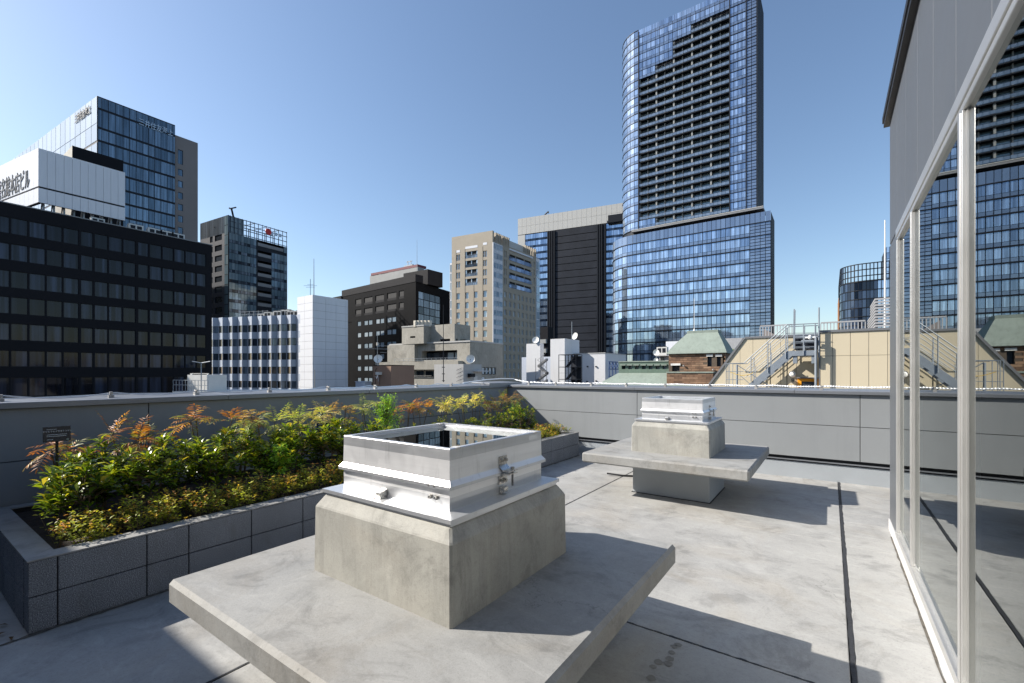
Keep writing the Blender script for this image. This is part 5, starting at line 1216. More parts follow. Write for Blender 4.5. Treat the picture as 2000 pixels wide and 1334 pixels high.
def dish(px, py, dep, r, label, yb, post=True, face=(-.5,-.8,.35)):
    q = corner(px, dep); z = zat(q, py); n = Vector(face).normalized(); root = empty('satellite_dish', q+(zat(q,yb),), label, 'satellite dish', 'satellite dishes on the roofs')
    m_ = MB(); m_.lathe([(.02,-.16*r/.6),(r*.5,-.11*r/.6),(r*.85,-.02),(r,.06*r/.6)], (0,0,0), 18); m_.f.pop()
    d = link('reflector', m_.mesh('reflector','lamp_white',True), root, True); d.location = (0,0,z-root.location.z); d.rotation_euler = n.to_track_quat('Z','Y').to_euler()
    tip = n*r*.9+Vector((0,0,-r*.3)); o = Vector((0,0,z-root.location.z)); part('feed_arm', MB().tube(o-Vector((0,0,r*.8)), o+tip, .025, 5).tube(o+tip-n*.08, o+tip+n*.05, .06, 6), 'clamp_metal', root, local=True)
    part('post', MB().tube((-n.x*.15,-n.y*.15,0), (-n.x*.15,-n.y*.15,z-root.location.z), .045, 6), 'galvanised', root, local=True)
dish(919, 701, 65, .62, 'white satellite dish on the grey stairhead, on a tall post', 712, face=(.55,-.8,.2))
dish(738.5, 701, 61.5, .58, 'white satellite dish on the brown stairhead', 714, face=(.6,-.7,.3))
dish(736.5, 736, 60.5, .28, 'small white dish on the face of the brown stairhead', 745, face=(-.5,-.8,.3))
dish(943.5, 739.5, 66, .22, 'small white dish beside the white door of the grey stairhead', 745, face=(.3,-.9,.3))
q = corner(866, 64.5); single('radio_mast', MB().tube(q+(zat(q,746),), q+(zat(q,595),), .07, 6, 0, .03).box(q[0]-.25,q[0]+.25,q[1]-.05,q[1]+.05,zat(q,744.5),zat(q,743)).box(q[0]-.25,q[0]+.25,q[1]-.05,q[1]+.05,zat(q,731),zat(q,729.5)).box(q[0]-.25,q[0]+.25,q[1]-.05,q[1]+.05,zat(q,718),zat(q,716.5)), 'mullion_dark', 'tall dark thin mast bracketed to the grey stairhead', 'mast')
q = corner(737, 61); m_ = MB().tube(q+(zat(q,714),), q+(zat(q,652),), .035, 5)
for (y_, w0, w1) in ((681,-1.6,1.6),(675,.3,1.3),(688,.4,1.2)):
    a_ = (q[0]+w0*RV[0],q[1]+w0*RV[1],zat(q,y_)); c_ = (q[0]+w1*RV[0],q[1]+w1*RV[1],zat(q,y_+.8)); m_.tube(a_, c_, .03, 4)
    for k in range(6):
        t = k/5; e = [a_[i]+(c_[i]-a_[i])*t for i in range(3)]; m_.tube((e[0]-FV[0]*.3,e[1]-FV[1]*.3,e[2]), (e[0]+FV[0]*.3,e[1]+FV[1]*.3,e[2]), .015, 3)
m_.box(q[0]-.12,q[0]+.12,q[1]-.1,q[1]+.1,zat(q,675),zat(q,669))
single('television_aerial', m_, 'clamp_metal', 'rusty television aerial on a mast over the brown stairhead', 'aerial')
for (px, dep, yt, yb, lab) in ((614.5,44,722,770,'short grey pole in front of the white stair tower'),):
    q = corner(px, dep); single('pole', MB().tube(q+(GZ,), q+(zat(q,yt),), .05, 6), 'clamp_metal', lab, 'pole')
q = corner(703, 64); single('rooftop_cabinet', MB().box(q[0]-1.0,q[0]+1.0,q[1],q[1]+1.2,GZ,zat(q,746)).box(q[0]-1.06,q[0]+1.06,q[1]-.04,q[1]+1.2,zat(q,746),zat(q,744.8)), 'cladding_blue_white', 'small white rooftop cabinet left of the brown stairhead', 'cabinet')

# ---- white buildings with outside stairs
b = B('small_building', 'narrow plain white block with a dish, left of the steel stairs', 1055, 96, 1028, 1062, 670.5, group=CB); b.plain('render_white')
b2 = B('small_building', 'taller white block with a dish behind the steel stair cage', 1103, 92, 1075, 1131.5, 661, group=CB); b2.plain('render_white')
b5 = B('small_building', 'low white link building with stairs between two white blocks', 1100, 99, 1019, 1110, 696, group=CB); b5.plain('cladding_blue_white')
b3 = B('small_building', 'wide white block with a shaded right side near centre', 1182, 90, 1120, 1222.5, 690, group=CB); b3.plain('render_white')
part('coping', MB().fbox(b3.FA, b3.sl, .1, b3.zt, b3.zt+.15, -.4, .1).fbox(b3.FB, .1, b3.sr, b3.zt, b3.zt+.15, -.4, .1), 'render_grey', b3.root)
vt = MB()
for (x, y_) in ((1148,716),(1147,745),(1164.5,716),(1164.5,744)): vt.fbox(b3.FA, b3.FA.s(x)-.12, b3.FA.s(x)+.12, b3.FA.z(x,y_)-.12, b3.FA.z(x,y_)+.12, 0, .25)
part('vent', vt, 'mullion_dark', b3.root)
dish(1046, 664, 96.5, .75, 'round white dish on the narrow white block', 671, face=(.2,-.9,.3)); dish(1123, 656.5, 93, .75, 'round white dish on the taller white block', 662, face=(-.3,-.9,.25))
q = corner(1117, 93); single('radio_mast', MB().tube(q+(b2.zt-.2,), q+(zat(q,628),), .06, 6), 'galvanised', 'short mast on the taller white block', 'mast')
bz = B('small_building', 'dark balconied sliver of a building behind the white blocks', 1070, 125, 1055, 1081, 638, group=CB); bz.plain('cladding_black')
for k in range(8): part('balcony', MB().fbox(bz.FA, bz.FA.s(1057.5), -.2, bz.zt-2.0-2.6*(k+1), bz.zt-2.0-2.6*(k+1)+1.1, .05, .8), 'tile_grey', bz.root)
# steel stair cage
fc = Fac(corner(1110, 84), 0); zc0, zc1 = fc.z(1110, 760), fc.z(1110, 692); cg = empty('stair_cage', fc.p+(GZ,), 'dark steel stair cage standing before the white blocks', 'stairs')
for i, x in enumerate((1091.5,1104,1110,1117,1125)):
    for off in (0, -2.4): part('post', MB().tube(fc.pt(fc.s(x),off)+(GZ,), fc.pt(fc.s(x),off)+(zc1,), .07, 5), 'mullion_dark', cg)
for k in range(6):
    z_ = zc1-1.15*k
    part('landing' if k % 2 == 0 else 'rail', MB().fbox(fc, fc.s(1091), fc.s(1125.5), z_-(.1 if k%2==0 else .03), z_, -2.4 if k % 2 == 0 else -.05, .05), 'mullion_dark', cg)
for k in range(3): part('flight', MB().fpoly(fc, [(fc.s(1104),zc1-2.3*k-2.2),(fc.s(1122),zc1-2.3*k-.1),(fc.s(1122),zc1-2.3*k-.35),(fc.s(1104),zc1-2.3*k-2.45)], -1.2, -.2), 'mullion_dark', cg)
part('mesh_screen', MB().fbox(fc, fc.s(1104.5), fc.s(1124.5), GZ, zc1-.3, -2.3, -2.2), 'screen_dark', cg)
fs = Fac(corner(1062, 90), 0); sg = empty('outside_stairs', fs.p+(GZ,), 'grey zigzag outside stairs right of the narrow white block', 'stairs')
for k, (xa_, ya_, xb_, yb_) in enumerate(((1048,741,1067,727),(1067,727,1050,713),(1050,713,1066,700),(1047,755,1066,741))):
    p0, p1 = fs.sz(xa_, ya_), fs.sz(xb_, yb_); part('flight', MB().fpoly(fs, [p0, p1, (p1[0],p1[1]-.4), (p0[0],p0[1]-.4)], -.9, 0), 'coping_grey', sg)
    part('handrail', MB().path([fs.pt(p0[0],.05)+(p0[1]+1,), fs.pt(p1[0],.05)+(p1[1]+1,)], .04, 4), 'coping_grey', sg)
for x in (1046.5,1056,1068): part('post', MB().tube(fs.pt(fs.s(x),.05)+(GZ,), fs.pt(fs.s(x),.05)+(fs.z(x,700),), .06, 5), 'coping_grey', sg)
part('landing', MB().fbox(fs, fs.s(1046), fs.s(1052), fs.z(1050,742), fs.z(1050,740), -.9, .1), 'coping_grey', sg)
fb = Fac(corner(1183.5, 86), PI2); bs = empty('blue_frame', fb.p+(GZ,), 'blue steel lattice frame on the white block near centre', 'frame')
for x in (1184,1191,1197,1203): part('post', MB().tube(fb.pt(fb.s(x),.6)+(GZ,), fb.pt(fb.s(x),.6)+(fb.z(x,706),), .1, 5), 'blue_steel', bs)
for y_ in (707,721,735): part('beam', MB().fbox(fb, fb.s(1183.5), fb.s(1203.5), fb.z(1190,y_)-.1, fb.z(1190,y_)+.1, .5, .7), 'blue_steel', bs)
for (xa_, xb_) in ((1184,1191),(1191,1197),(1197,1203)): part('brace', MB().path([fb.pt(fb.s(xa_),.6)+(fb.z(1190,721),), fb.pt(fb.s(xb_),.6)+(fb.z(1190,707),)], .06, 4).path([fb.pt(fb.s(xa_),.6)+(fb.z(1190,707),), fb.pt(fb.s(xb_),.6)+(fb.z(1190,721),)], .06, 4), 'blue_steel', bs)

# ---- brick house with green copper roofs
f = Fac(corner(1306, 50), 0); hb = empty('brick_house', f.p+(GZ,), 'brick house with green hipped copper roof and flagpole stump', 'building', CB)
FRB = Fac(f.pt(f.s(1416)), PI2)
def brick_face(F, s0, s1, z0, z1, holes, root):
    part('wall', MB().fbox(F, s0, s1, z0, z1, -.25, -.02) if not holes else _holed(F, s0, s1, z0, z1, holes), 'mortar', root)
    h_ = .22; L_ = .80; j = 0; z = z0+.01
    while z < z1-.05:
        x = s0+(0 if j % 2 else -.40)
        while x < s1:
            a_, b_ = max(x+.012, s0), min(x+L_-.012, s1); zz_ = min(z+h_-.03, z1)
            if b_-a_ > .06 and not any(a_ < q[1] and b_ > q[0] and z < q[3] and zz_ > q[2] for q in holes): part('brick', MB().fbox(F, a_, b_, z, zz_, -.02, 0), random.choice(['brick_a','brick_a','brick_b','brick_c']), root)
            x += L_
        z += h_; j += 1
def _holed(F, s0, s1, z0, z1, holes):
    W = MB(); wallgrid(W, F.moved(-.02), s0, s1, z0, z1, holes, .3); return W
zE = f.z(1306, 691); zL = f.z(1306, 727.5); s0, s1 = f.s(1306), f.s(1417)
wn = [(f.s(1382), f.s(1390), f.z(1386,715.5), f.z(1386,696)), (f.s(1400), f.s(1408), f.z(1404,715.5), f.z(1404,696)), (f.s(1312.5), f.s(1327), f.z(1320,725), f.z(1320,713.5))]
brick_face(f, s0, s1, f.z(1306, 728), zE, wn, hb)
for r in wn[:2]: add_win(hb, f, *r, -.25, 'glass_dim', 'mullion_dark', .08)
part('opening', MB().fbox(f, wn[2][0], wn[2][1], wn[2][2], wn[2][3], -.32, -.28), 'dark_gap', hb)
for r in wn: part('lintel', MB().fbox(f, r[0]-.12, r[1]+.12, r[3]-.02, r[3]+.20, -.05, .08), 'lintel', hb)
bw = FRB.s(1426)
part('wall', MB().fbox(f, s0, s1, GZ, f.z(1306,728)-.01, -10, -.03).fbox(FRB, .02, max(bw,3), GZ, zE, -.2, -.01), 'brick_b', hb)
ff_ = f.moved(1.3); zq = ff_.z(1302, 727)
brick_face(ff_, ff_.s(1302), ff_.s(1393), ff_.z(1302, 760), zq-.08, [], hb)
part('ledge', MB().fbox(ff_, ff_.s(1301.5), ff_.s(1393.5), zq-.08, zq+.06, -1.3, .08), 'copper_green', hb)
part('wall', MB().fbox(ff_, ff_.s(1302), ff_.s(1393), GZ, zq-.08, -1.25, -.03), 'mortar', hb)
# hipped roof
A0, B0 = f.s(1305.5)-.15, f.s(1417)+.15; dpt = 4.6; zR = f.z(1340, 648); fr_ = f
def P3(s_, o_, z_): q = f.pt(s_, o_); return (q[0], q[1], z_)
T0, T1 = f.s(1336)+.0, f.s(1401)-.25; tiers = 12; prof = []
for k in range(tiers+1):
    t = k/tiers; e = t**1.18
    prof.append((A0+(T0-A0)*e, B0+(T1-B0)*e, .25-1.75*e, -dpt+1.3*e, zE-.02+(zR-zE)*t))
for k in range(tiers):
    a_, c_ = prof[k], prof[k+1]; m_ = MB(); lo_ = .02
    m_.quad([P3(a_[0],a_[2]+lo_,a_[4]-.02),P3(a_[1],a_[2]+lo_,a_[4]-.02),P3(c_[1],c_[2],c_[4]),P3(c_[0],c_[2],c_[4])]); m_.quad([P3(a_[1]+lo_,a_[2],a_[4]-.02),P3(a_[1]+lo_,a_[3],a_[4]-.02),P3(c_[1],c_[3],c_[4]),P3(c_[1],c_[2],c_[4])])
    m_.quad([P3(a_[0]-lo_,a_[3],a_[4]-.02),P3(a_[0]-lo_,a_[2],a_[4]-.02),P3(c_[0],c_[2],c_[4]),P3(c_[0],c_[3],c_[4])]); m_.quad([P3(a_[0],a_[2]+lo_,a_[4]-.02),P3(a_[0],a_[2],a_[4]),P3(a_[1],a_[2],a_[4]),P3(a_[1],a_[2]+lo_,a_[4]-.02)])
    part('roof_course', m_, 'copper_green', hb, fix=False)
c_ = prof[-1]; part('roof_ridge', MB().fbox(f, c_[0]-.05, c_[1]+.05, c_[4]-.05, c_[4]+.22, c_[3], c_[2]+.05), 'copper_green', hb); part('eave', MB().fbox(f, A0, B0, zE-.06, zE-.0, -dpt, .26), 'mullion_dark', hb)
q = f.pt(f.s(1347), -2.0); part('flagpole', MB().lathe([(.16,0),(.10,.15),(.04,.3)], q+(zR+.15,), 10).tube(q+(zR+.3,), q+(zat(q,583),), .035, 6, 0, .022), 'lamp_white', hb)
for x, y_ in ((1336,714.5),(1393.5,722)): q = f.pt(f.s(x), .15); part('wall_lamp', MB().lathe([(.02,-.1),(.1,-.05),(.1,.05),(.02,.1)], q+(f.z(x,y_),), 8), 'clamp_metal', hb)
# long green roof with clerestory openings
g = f.moved(-1.0); lr = empty('clerestory_building', g.pt(g.s(1250))+(GZ,), 'low green copper roofed wing with a row of small openings', 'building', CB)
zt = g.z(1250, 707); zm = g.z(1250, 728.5); sa0, sb0 = g.s(1208), g.s(1306)
rw = [(g.s(x), g.s(x+7.5), g.z(x+4,721), g.z(x+4,714.3)) for x in (1214,1227,1240,1253.5,1267,1280.5,1294)]
W = MB(); wallgrid(W, g, sa0, sb0, zm, zt, rw, .5); part('wall', W, 'copper_dark', lr)
for i, r in enumerate(rw):
    part('opening', MB().fbox(g, r[0], r[1], r[2], r[3], -.55, -.50), ('glass_dim','render_white','tank_cream','tile_grey','render_white','render_white','cladding_white')[i], lr); part('hood', MB().fpoly(g, [(r[0]-.1,r[3]+.02),(r[1]+.1,r[3]+.02),(r[1]+.1,r[3]+.16),(r[0]-.1,r[3]+.16)], 0, .25), 'copper_green', lr)
part('coping', MB().fbox(g, sa0, sb0, zt, zt+.12, -3, .08), 'copper_green', lr)
for k in range(10):
    t0, t1 = k/10, (k+1)/10; o0, o1 = .05+2.9*t0, .05+2.9*t1; z_0 = zm-1.6*t0; z_1 = zm-1.6*t1; e0, e1 = 1.9*t0, 1.9*t1
    m_ = MB(); m_.quad([g.pt(sa0-e0,o0)+(z_0,), g.pt(sb0+5,o0)+(z_0,), g.pt(sb0+5,o1+.03)+(z_1,), g.pt(sa0-e1,o1+.03)+(z_1,)]); m_.quad([g.pt(sa0-e1,o1+.03)+(z_1,), g.pt(sb0+5,o1+.03)+(z_1,), g.pt(sb0+5,o1+.03)+(z_1-.05,), g.pt(sa0-e1,o1+.03)+(z_1-.05,)])
    part('roof_course', m_, 'copper_green', lr, fix=False)
part('wall_body', MB().fbox(g, sa0-1.5, sb0+4, GZ, zm-1.75, -6, 2.7).fbox(g, sa0+.02, sb0, zm-1.7, zm-.02, -3, -.02), 'brick_b', lr)
dish(1281.5, 688.5, 53, .36, 'white round dish above the green clerestory wing', 704, face=(.1,-.95,.15)); dish(1281, 703.5, 52.5, .26, 'small second dish just below the round one', 708, face=(.1,-.95,.15))
w4 = B('small_building', 'low grey roof room left of the brick house roof', 1312, 62, 1288, 1330, 695, group=CB); w4.plain('render_grey')
add_win(w4.root, w4.FA, w4.FA.s(1290), w4.FA.s(1297), w4.FA.z(1293,706), w4.FA.z(1293,698), .02, 'glass_dim', 'mullion_dark', .06)
part('coping', MB().fbox(w4.FA, w4.sl-.3, .1, w4.zt, w4.zt+.12, -.5, .4), 'render_white', w4.root)
w5 = B('small_building', 'pale panelled roof box behind the left slope of the green hipped roof', 1330, 70, 1300.5, 1345, 666, group=CB); w5.plain('cladding_white')
q = corner(1294, 61); put_ac(q, w4.zt, 0, .75, 'grey condenser on the low roof room by the green hipped roof', 'single condenser by the hipped roof')
# fence and hedge between brick house and cream building
fe = Fac(corner(1440, 75), 0); root = empty('louvre_fence', fe.p+(GZ,), 'pale vertical slat fence between the hipped roof and the cream building', 'fence')
for k in range(26): s_ = fe.s(1410)+(fe.s(1480)-fe.s(1410))*k/25; part('slat', MB().fbox(fe, s_-.10, s_+.10, fe.z(1440,690), fe.z(1440,661), 0, .08), 'louvre_grey', root)
for y_ in (661.5,677): part('rail', MB().fbox(fe, fe.s(1410), fe.s(1480), fe.z(1440,y_)-.1, fe.z(1440,y_)+.1, -.08, -.01), 'louvre_grey', root)
part('base_wall', MB().fbox(fe, fe.s(1400), fe.s(1490), GZ, fe.z(1440,690), -6, .3), 'tile_grey', root)
part('backing', MB().fbox(fe, fe.s(1411), fe.s(1479), fe.z(1440,690), fe.z(1440,663), -1.5, -1.3), 'mullion_dark', root)
L = Leaves()
for i in range(500): q = fe.pt(fe.s(1424)+rnd(0,1)*(fe.s(1436)-fe.s(1424)), rnd(.4,1.2)); L.add((q[0],q[1],fe.z(1430,688)+rnd(-.5,.35)), (rnd(-1,1),rnd(-1,1),rnd(0,1)), (rnd(-1,1),rnd(-1,1),1), .22, .1, jit((.12,.19,.03)))
o = link('roof_hedge', L.mesh('roof_hedge','leaf_matt')); tag(o, 'small patch of green hedge beside the hipped roof', 'hedge', None, 'stuff')

# ---- cream panelled building with steel stairs
fr = Fac(corner(1601, 19.6), 0); fl = fr.moved(-1.0); zc = fr.z(1601, 650); zl = fl.z(1455, 661.5)
cr = empty('cream_building', fr.p+(GZ,), 'cream panelled building with sloping end, steel stairs and orange door', 'building', CB)
xs_ = [1602,1626,1661,1697,1734,1775,1825,1890,1980]; zj = fr.z(1661, 694.5); zfl = -1.2
for i in range(len(xs_)-1):
    for (z0, z1) in ((zfl, zj), (zj, zc)): part('panel', MB().fbox(fr, fr.s(xs_[i])+.008, fr.s(xs_[i+1])-.008, z0+.008, z1-.004, -.04, 0), 'cream_panel', cr, bv=.004)
sR0, sR1 = fr.s(1601), fr.s(1980)
part('wall', MB().fbox(fr, sR0, sR1, zfl, zc, -6, -.041), 'tile_grey', cr); part('coping', MB().fbox(fr, sR0-.05, sR1, zc, zc+.10, -6, .05), 'coping_grey', cr)
part('edge_trim', MB().fbox(fr, sR0-.03, sR0+.005, zfl, zc, -.9, .012), 'coping_grey', cr)
l0, l1 = fl.sz(1386, 753), fl.sz(1455, 661.5); kk = (l1[1]-l0[1])/(l1[0]-l0[0])
def ln(s_): return l0[1]+(s_-l0[0])*kk
sb_ = l0[0]-(l0[1]-zfl)/kk
xl_ = [None,1389,1420,1445.5,1470.5,1498,1524.5,1537,1555.5,1601.5]
ss = [sb_]+[fl.s(x) for x in xl_[1:]]
for i in range(len(ss)-1):
    a_, b_ = ss[i]+.006, ss[i+1]-.006; top = lambda s_: min(zl, ln(s_)); pts = [(a_, zfl), (b_, zfl), (b_, top(b_))]
    sk = l1[0]
    if a_ < sk < b_: pts.append((sk, zl))
    if top(a_) > zfl+.01: pts.append((a_, top(a_)))
    part('panel', MB().fpoly(fl, pts, -.04, 0), 'cream_panel', cr)
part('wall', MB().fpoly(fl, [(sb_,zfl),(ss[-1],zfl),(ss[-1],zl),(l1[0],zl)], -6, -.042), 'tile_grey', cr)
nx_, nz_ = -kk/math.hypot(1,kk), 1/math.hypot(1,kk)
part('slope_trim', MB().fpoly(fl, [(sb_,zfl),(l1[0],zl),(l1[0]+nx_*.09,zl+nz_*.09),(sb_+nx_*.09,zfl+nz_*.09)], -6, .06), 'coping_grey', cr)
part('coping', MB().fbox(fl, l1[0], fl.s(1553), zl, zl+.09, -6, .05), 'coping_grey', cr)
part('panel_joint', MB().fbox(fl, fl.s(1504)-.012, fl.s(1504)+.012, zfl, fl.z(1504,733), .0, .012).fbox(fl, fl.s(1537)-.012, fl.s(1537)+.012, zfl, fl.z(1537,700), .0, .012), 'mullion_dark', cr)
part('roof_deck', MB().fbox(fl, sb_+3, sR1, GZ, zfl-.0, -10, 3.5), 'render_grey', cr)
dr = (fl.s(1558), fl.s(1600), zfl, fl.z(1580, 739.5)); d_ = part('door', MB().fbox(fl, dr[0], dr[1], dr[2], dr[3], .01, .10), 'orange_paint', cr)
part('door_window', MB().fbox(fl, fl.s(1565.5), fl.s(1592), dr[2]+.4, fl.z(1580,745.5), .101, .115), 'glass_dim', d_)
part('door_canopy', MB().fbox(fl, fl.s(1556), fl.s(1600), dr[3]+.02, dr[3]+.06, .0, .30), 'coping_grey', cr)
q = fl.pt(fl.s(1547.5), .0); zlm = fl.z(1547, 730.5); part('wall_lamp', MB().lathe([(.145,0),(.145,-.06),(.12,-.13),(.06,-.17)], (q[0],q[1]-.0,zlm), 20, 'y'), 'lamp_white', cr, smooth=False)
t = link('lettering', text_mesh('8', .26, 'letter_black', .004), cr); q = fl.pt(fl.s(1548.5), .012); t.location = (q[0],q[1],fl.z(1548,743.2)); t.rotation_euler = (PI2,0,fl.ang)
part('recess_shade', MB().fbox(fl, fl.s(1553), fl.s(1599), fl.z(1575,683), fl.z(1575,652), .01, .03), 'mullion_dark', cr)  # flat dark sheet standing for the shade inside the recess
part('pipe', MB().path([fl.pt(fl.s(1552),.5)+(fl.z(1575,660),), fl.pt(fl.s(1598),.5)+(fl.z(1575,660),)], .05, 6).path([fl.pt(fl.s(1553),.3)+(fl.z(1575,655),), fl.pt(fl.s(1598),.3)+(fl.z(1575,655),)], .04, 6).path([fl.pt(fl.s(1566),.5)+(fl.z(1575,668),), fl.pt(fl.s(1590),.5)+(fl.z(1575,668),)], .06, 6), 'galvanised', cr)
# stairs
gs = fl.moved(1.25); sr = empty('steel_stairs', gs.pt(gs.s(1530))+(zfl,), 'galvanised steel stairs climbing to the roof of the cream building', 'stairs')
def Z5(x, y): return (1360+x/5, 590+y/5)
def G(x, y, F=gs): X_, Y_ = Z5(x, y); return F.sz(X_, Y_)
str_poly = [G(500,812), G(890,478), G(1165,470), G(1165,520), G(935,527), G(575,838)]
bx_ = G(500,812); k2 = (G(890,478)[1]-bx_[1])/(G(890,478)[0]-bx_[0])
ext = (bx_[0]-(bx_[1]-zfl)/k2, zfl); ex2 = (G(575,838)[0]-(G(575,838)[1]-zfl)/k2, zfl)
sp = [ext, str_poly[1], str_poly[2], str_poly[3], str_poly[4], ex2]
part('stringer', MB().fpoly(gs, sp, -.03, .0), 'galvanised', sr, bv=.004); part('stringer', MB().fpoly(gs, sp, -.95, -.92), 'galvanised', sr)
nT = 13
for i in range(nT):
    t = (i+.5)/nT; s_ = ext[0]+(sp[1][0]-ext[0])*t+.12; z_ = ext[1]+(sp[1][1]-ext[1])*t-.02; part('tread', MB().fbox(gs, s_-.12, s_+.14, z_-.03, z_, -.92, -.03), 'galvanised', sr)
part('landing', MB().fbox(gs, G(890,478)[0], G(1165,470)[0], G(900,500)[1]-.05, G(900,500)[1], -.92, -.03), 'galvanised', sr)
def line(pts, F, r=.018, off=.02): return MB().path([F.pt(*( [G(*p_)[0], off]))+(G(*p_)[1],) for p_ in pts], r, 6)
for (off) in (.03, -.97):
    dz = 0
    part('handrail', line([(325,600),(465,597),(885,222),(1190,208)], gs, .02, off), 'galvanised', sr)
    part('rail', line([(470,672),(880,305),(1190,300)], gs, .014, off), 'galvanised', sr); part('rail', line([(480,735),(890,390),(1160,385)], gs, .014, off), 'galvanised', sr); part('rail', line([(640,650),(890,440),(1160,435)], gs, .012, off), 'galvanised', sr)
    for (x, y0, y1) in ((535,533,775),(700,395,690),(873,235,550),(1047,212,515),(1160,210,520)):
        part('post', line([(x,y0),(x,y1)], gs, .022, off), 'galvanised', sr)
for (x, y0) in ((722,487),(565,620),(885,345)): part('post', line([(x,y0),(x,y0+200)], gs, .016, -.5), 'galvanised', sr)
gb = gs
for x in (292,312,325,357): part('post', line([(x,600),(x,870)], gs, .015, .03), 'galvanised', sr)
part('post', line([(387,612),(387,870)], gs, .05, -.3), 'galvanised', sr)
for y_ in (600,678,757): part('rail', line([(290,y_),(460,y_)], gs, .014, .03), 'galvanised', sr)
part('brace', line([(365,610),(610,770),(720,835)], gs, .02, -.9), 'galvanised', sr); part('brace', line([(395,715),(480,790),(580,870)], gs, .016, -.9), 'galvanised', sr)
part('guard_chain', line([(335,683),(390,705),(440,717),(500,712),(560,690)], gs, .012, .05), 'cable_yellow', sr)
part('ladder_post', MB().fpoly(gs, [G(945,455),G(962,455),G(970,80),G(955,65),G(950,75)], -.04, .04), 'galvanised', sr); part('ladder_post', line([(1197,50),(1197,540)], gs, .03, -.1), 'galvanised', sr)
part('downpipe', line([(1167,345),(1167,880)], gs, .05, .08), 'galvanised', sr)
for x in (963,1143): part('bracket', MB().fbox(gs, G(x-20,0)[0], G(x+20,0)[0], G(0,600)[1] if False else gs.z(1360+x/5, 590+598/5), gs.z(1360+x/5, 590+522/5), -.6, -.05), 'galvanised', sr)
part('valve', MB().lathe([(.02,-.1),(.07,-.05),(.07,.05),(.02,.1)], gs.pt(G(1110,345)[0],.05)+(G(1110,345)[1],), 10).path([gs.pt(G(1060,345)[0],.05)+(G(1110,348)[1],), gs.pt(G(1165,345)[0],.05)+(G(1110,348)[1],)], .035, 6), 'lamp_white', sr)
# roof railings of the cream building
def roof_rail(F, x0, x1, y0, y1, n, off, label):
    r = empty('roof_railing', F.pt((F.s(x0)+F.s(x1))/2, off)+(F.z(x0,y1),), label, 'railing', 'railings on the cream roof'); Fo = F.moved(off); s0, s1 = Fo.s(x0), Fo.s(x1); zt_, zb2 = Fo.z((x0+x1)/2, y0), F.z((x0+x1)/2, y1)
    part('top_rail', MB().fbox(Fo, s0, s1, zt_-.03, zt_+.03, -.03, .03), 'louvre_grey', r)
    for k in range(n+1): s_ = s0+(s1-s0)*k/n; part('baluster', MB().fbox(Fo, s_-.018, s_+.018, zb2, zt_-.03, -.018, .018), 'louvre_grey', r)
roof_rail(fl, 1484.5, 1547, 635.5, 659, 11, -.8, 'grey railing on the left part of the cream roof'); roof_rail(fr, 1603, 1690, 628.5, 648, 13, -.6, 'grey railing on the right part of the cream roof')
part('roof_upstand', MB().fpoly(fl, [(fl.s(1485),zl+.09),(fl.s(1518),zl+.09),(fl.s(1485.5),fl.z(1485,638))], -1.5, -1.3), 'core_brown', cr)
fo = fr.moved(-5); lvb = empty('louvre_screen', fo.pt(fo.s(1725))+(zc+.1,), 'grey louvred plant screen on the right of the cream roof', 'screen')
cp = fo.pt(fo.s(1709.5)); LA = Fac(cp, 0); LB = Fac(cp, PI2); zt5 = LA.z(1709, 580.5); zb5 = zc+.1; nS = 13
for k in range(nS):
    z_ = zb5+(zt5-zb5)*k/nS; part('slat', MB().fbox(LA, 0, 3.2, z_, z_+(zt5-zb5)/nS*.55, -.03, .03), 'louvre_grey', lvb)
    part('slat', MB().prism([LA.pt(-.02), LA.pt(.02), LA.pt(.02+0,-3.2), LA.pt(-.02,-3.2)], z_, z_+(zt5-zb5)/nS*.55), 'louvre_grey', lvb)
    if k < nS*.62: part('slat', MB().prism([LA.pt(-.02,-3.2), LA.pt(.02,-3.2), LA.pt(.02,-5.6), LA.pt(-.02,-5.6)], z_, z_+(zt5-zb5)/nS*.55), 'louvre_grey', lvb)
for s_ in (.05, 1.1, 2.2): part('post', MB().fbox(LA, s_-.04, s_+.04, zb5, zt5-.1, -.12, -.04), 'coping_grey', lvb)
for o_ in (-1.1,-2.2,-3.15,-5.5): part('post', MB().fbox(LA, .03, .10, zb5, zt5-.1 if o_ > -3.1 else zb5+(zt5-zb5)*.6, o_-.04, o_+.04), 'coping_grey', lvb)
part('plant_unit', MB().fbox(LA, .9, 3.0, zb5, zt5-.5, -2.5, -.6), 'ac_white', lvb)
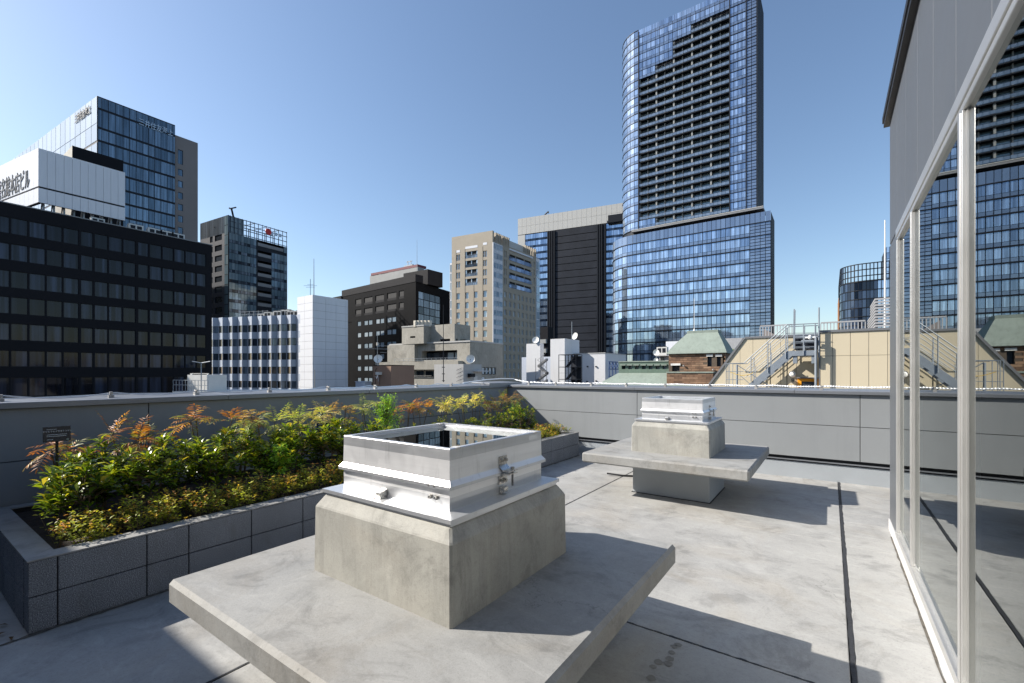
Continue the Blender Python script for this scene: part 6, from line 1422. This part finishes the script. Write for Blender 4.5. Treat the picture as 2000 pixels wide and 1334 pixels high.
q = corner(1728.5, 30); single('flagpole', MB().tube(q+(zc-.6,), q+(zat(q,430),), .07, 8, 0, .03), 'lamp_white', 'tall white pole rising behind the louvred plant screen', 'pole')
q = corner(1638, 27); single('conductor_pole', MB().tube(q+(zc-.6,), q+(zat(q,592),), .05, 6).tube(q+(zat(q,592),), q+(zat(q,582),), .04, 6, 0, .012), 'rust', 'thin rusty lightning pole on the cream roof', 'pole')
part('roof_plant', MB().fbox(fr, fr.s(1614), fr.s(1625), zc+.1, fr.z(1620,636), -5.5, -4.5), 'tile_grey', cr)

# ---- unseen buildings behind the camera: reflections in the glass, first one for its shadow
def behind(label, a0, a1, b0, b1, zt, wallm, glass, fh_, ww, relief=True):
    r = empty('office_building', ((a0+a1)/2, (b0+b1)/2, GZ), label, 'building', 'buildings behind the camera')
    W = MB(); W.box(a0, a1, b0, b1, GZ, zt); part('wall', W, wallm, r)
    if not relief: return
    F1 = Fac((a1, b1), math.pi); n = int((a1-a0)/ww)
    for j in range(int((zt-GZ)/fh_)-1):
        z0 = zt-1.2-fh_*(j+1)+1.1
        if z0 < -8: break
        part('window_row', MB().fbox(F1, .8, a1-a0-.8, z0, z0+fh_-1.5, 0, .05), glass, r)
    for i in range(n+1): part('pier', MB().fbox(F1, ww*i, ww*i+.5, -8, zt, .05, .25), wallm, r)
behind('low grey neighbour close behind the left parapet, out of view', -25, -7.2, -25, -2.36, 5, 'tile_grey', 'glass_dim', 3.4, 4, False)  # unseen, placed for its shadow edge on the near left floor
behind('dark office block mirrored low in the podium of the glass tower', -30, 14, -75, -50, 20, 'tile_dark_grey', 'glass_dim', 4, 5)
behind('pale stone office mirrored in the rounded corner of the glass tower', -120, -72, -110, -80, 38, 'old_concrete', 'glass_office', 4, 4)
behind('grey slab block mirrored at the left foot of the glass tower', -62, -38, -120, -90, 16, 'tile_grey', 'glass_dim', 4, 4)
behind('brown block mirrored at the right foot of the glass tower', 30, 90, -95, -70, 12, 'core_brown', 'glass_dim', 4, 5)
flush_stuff()
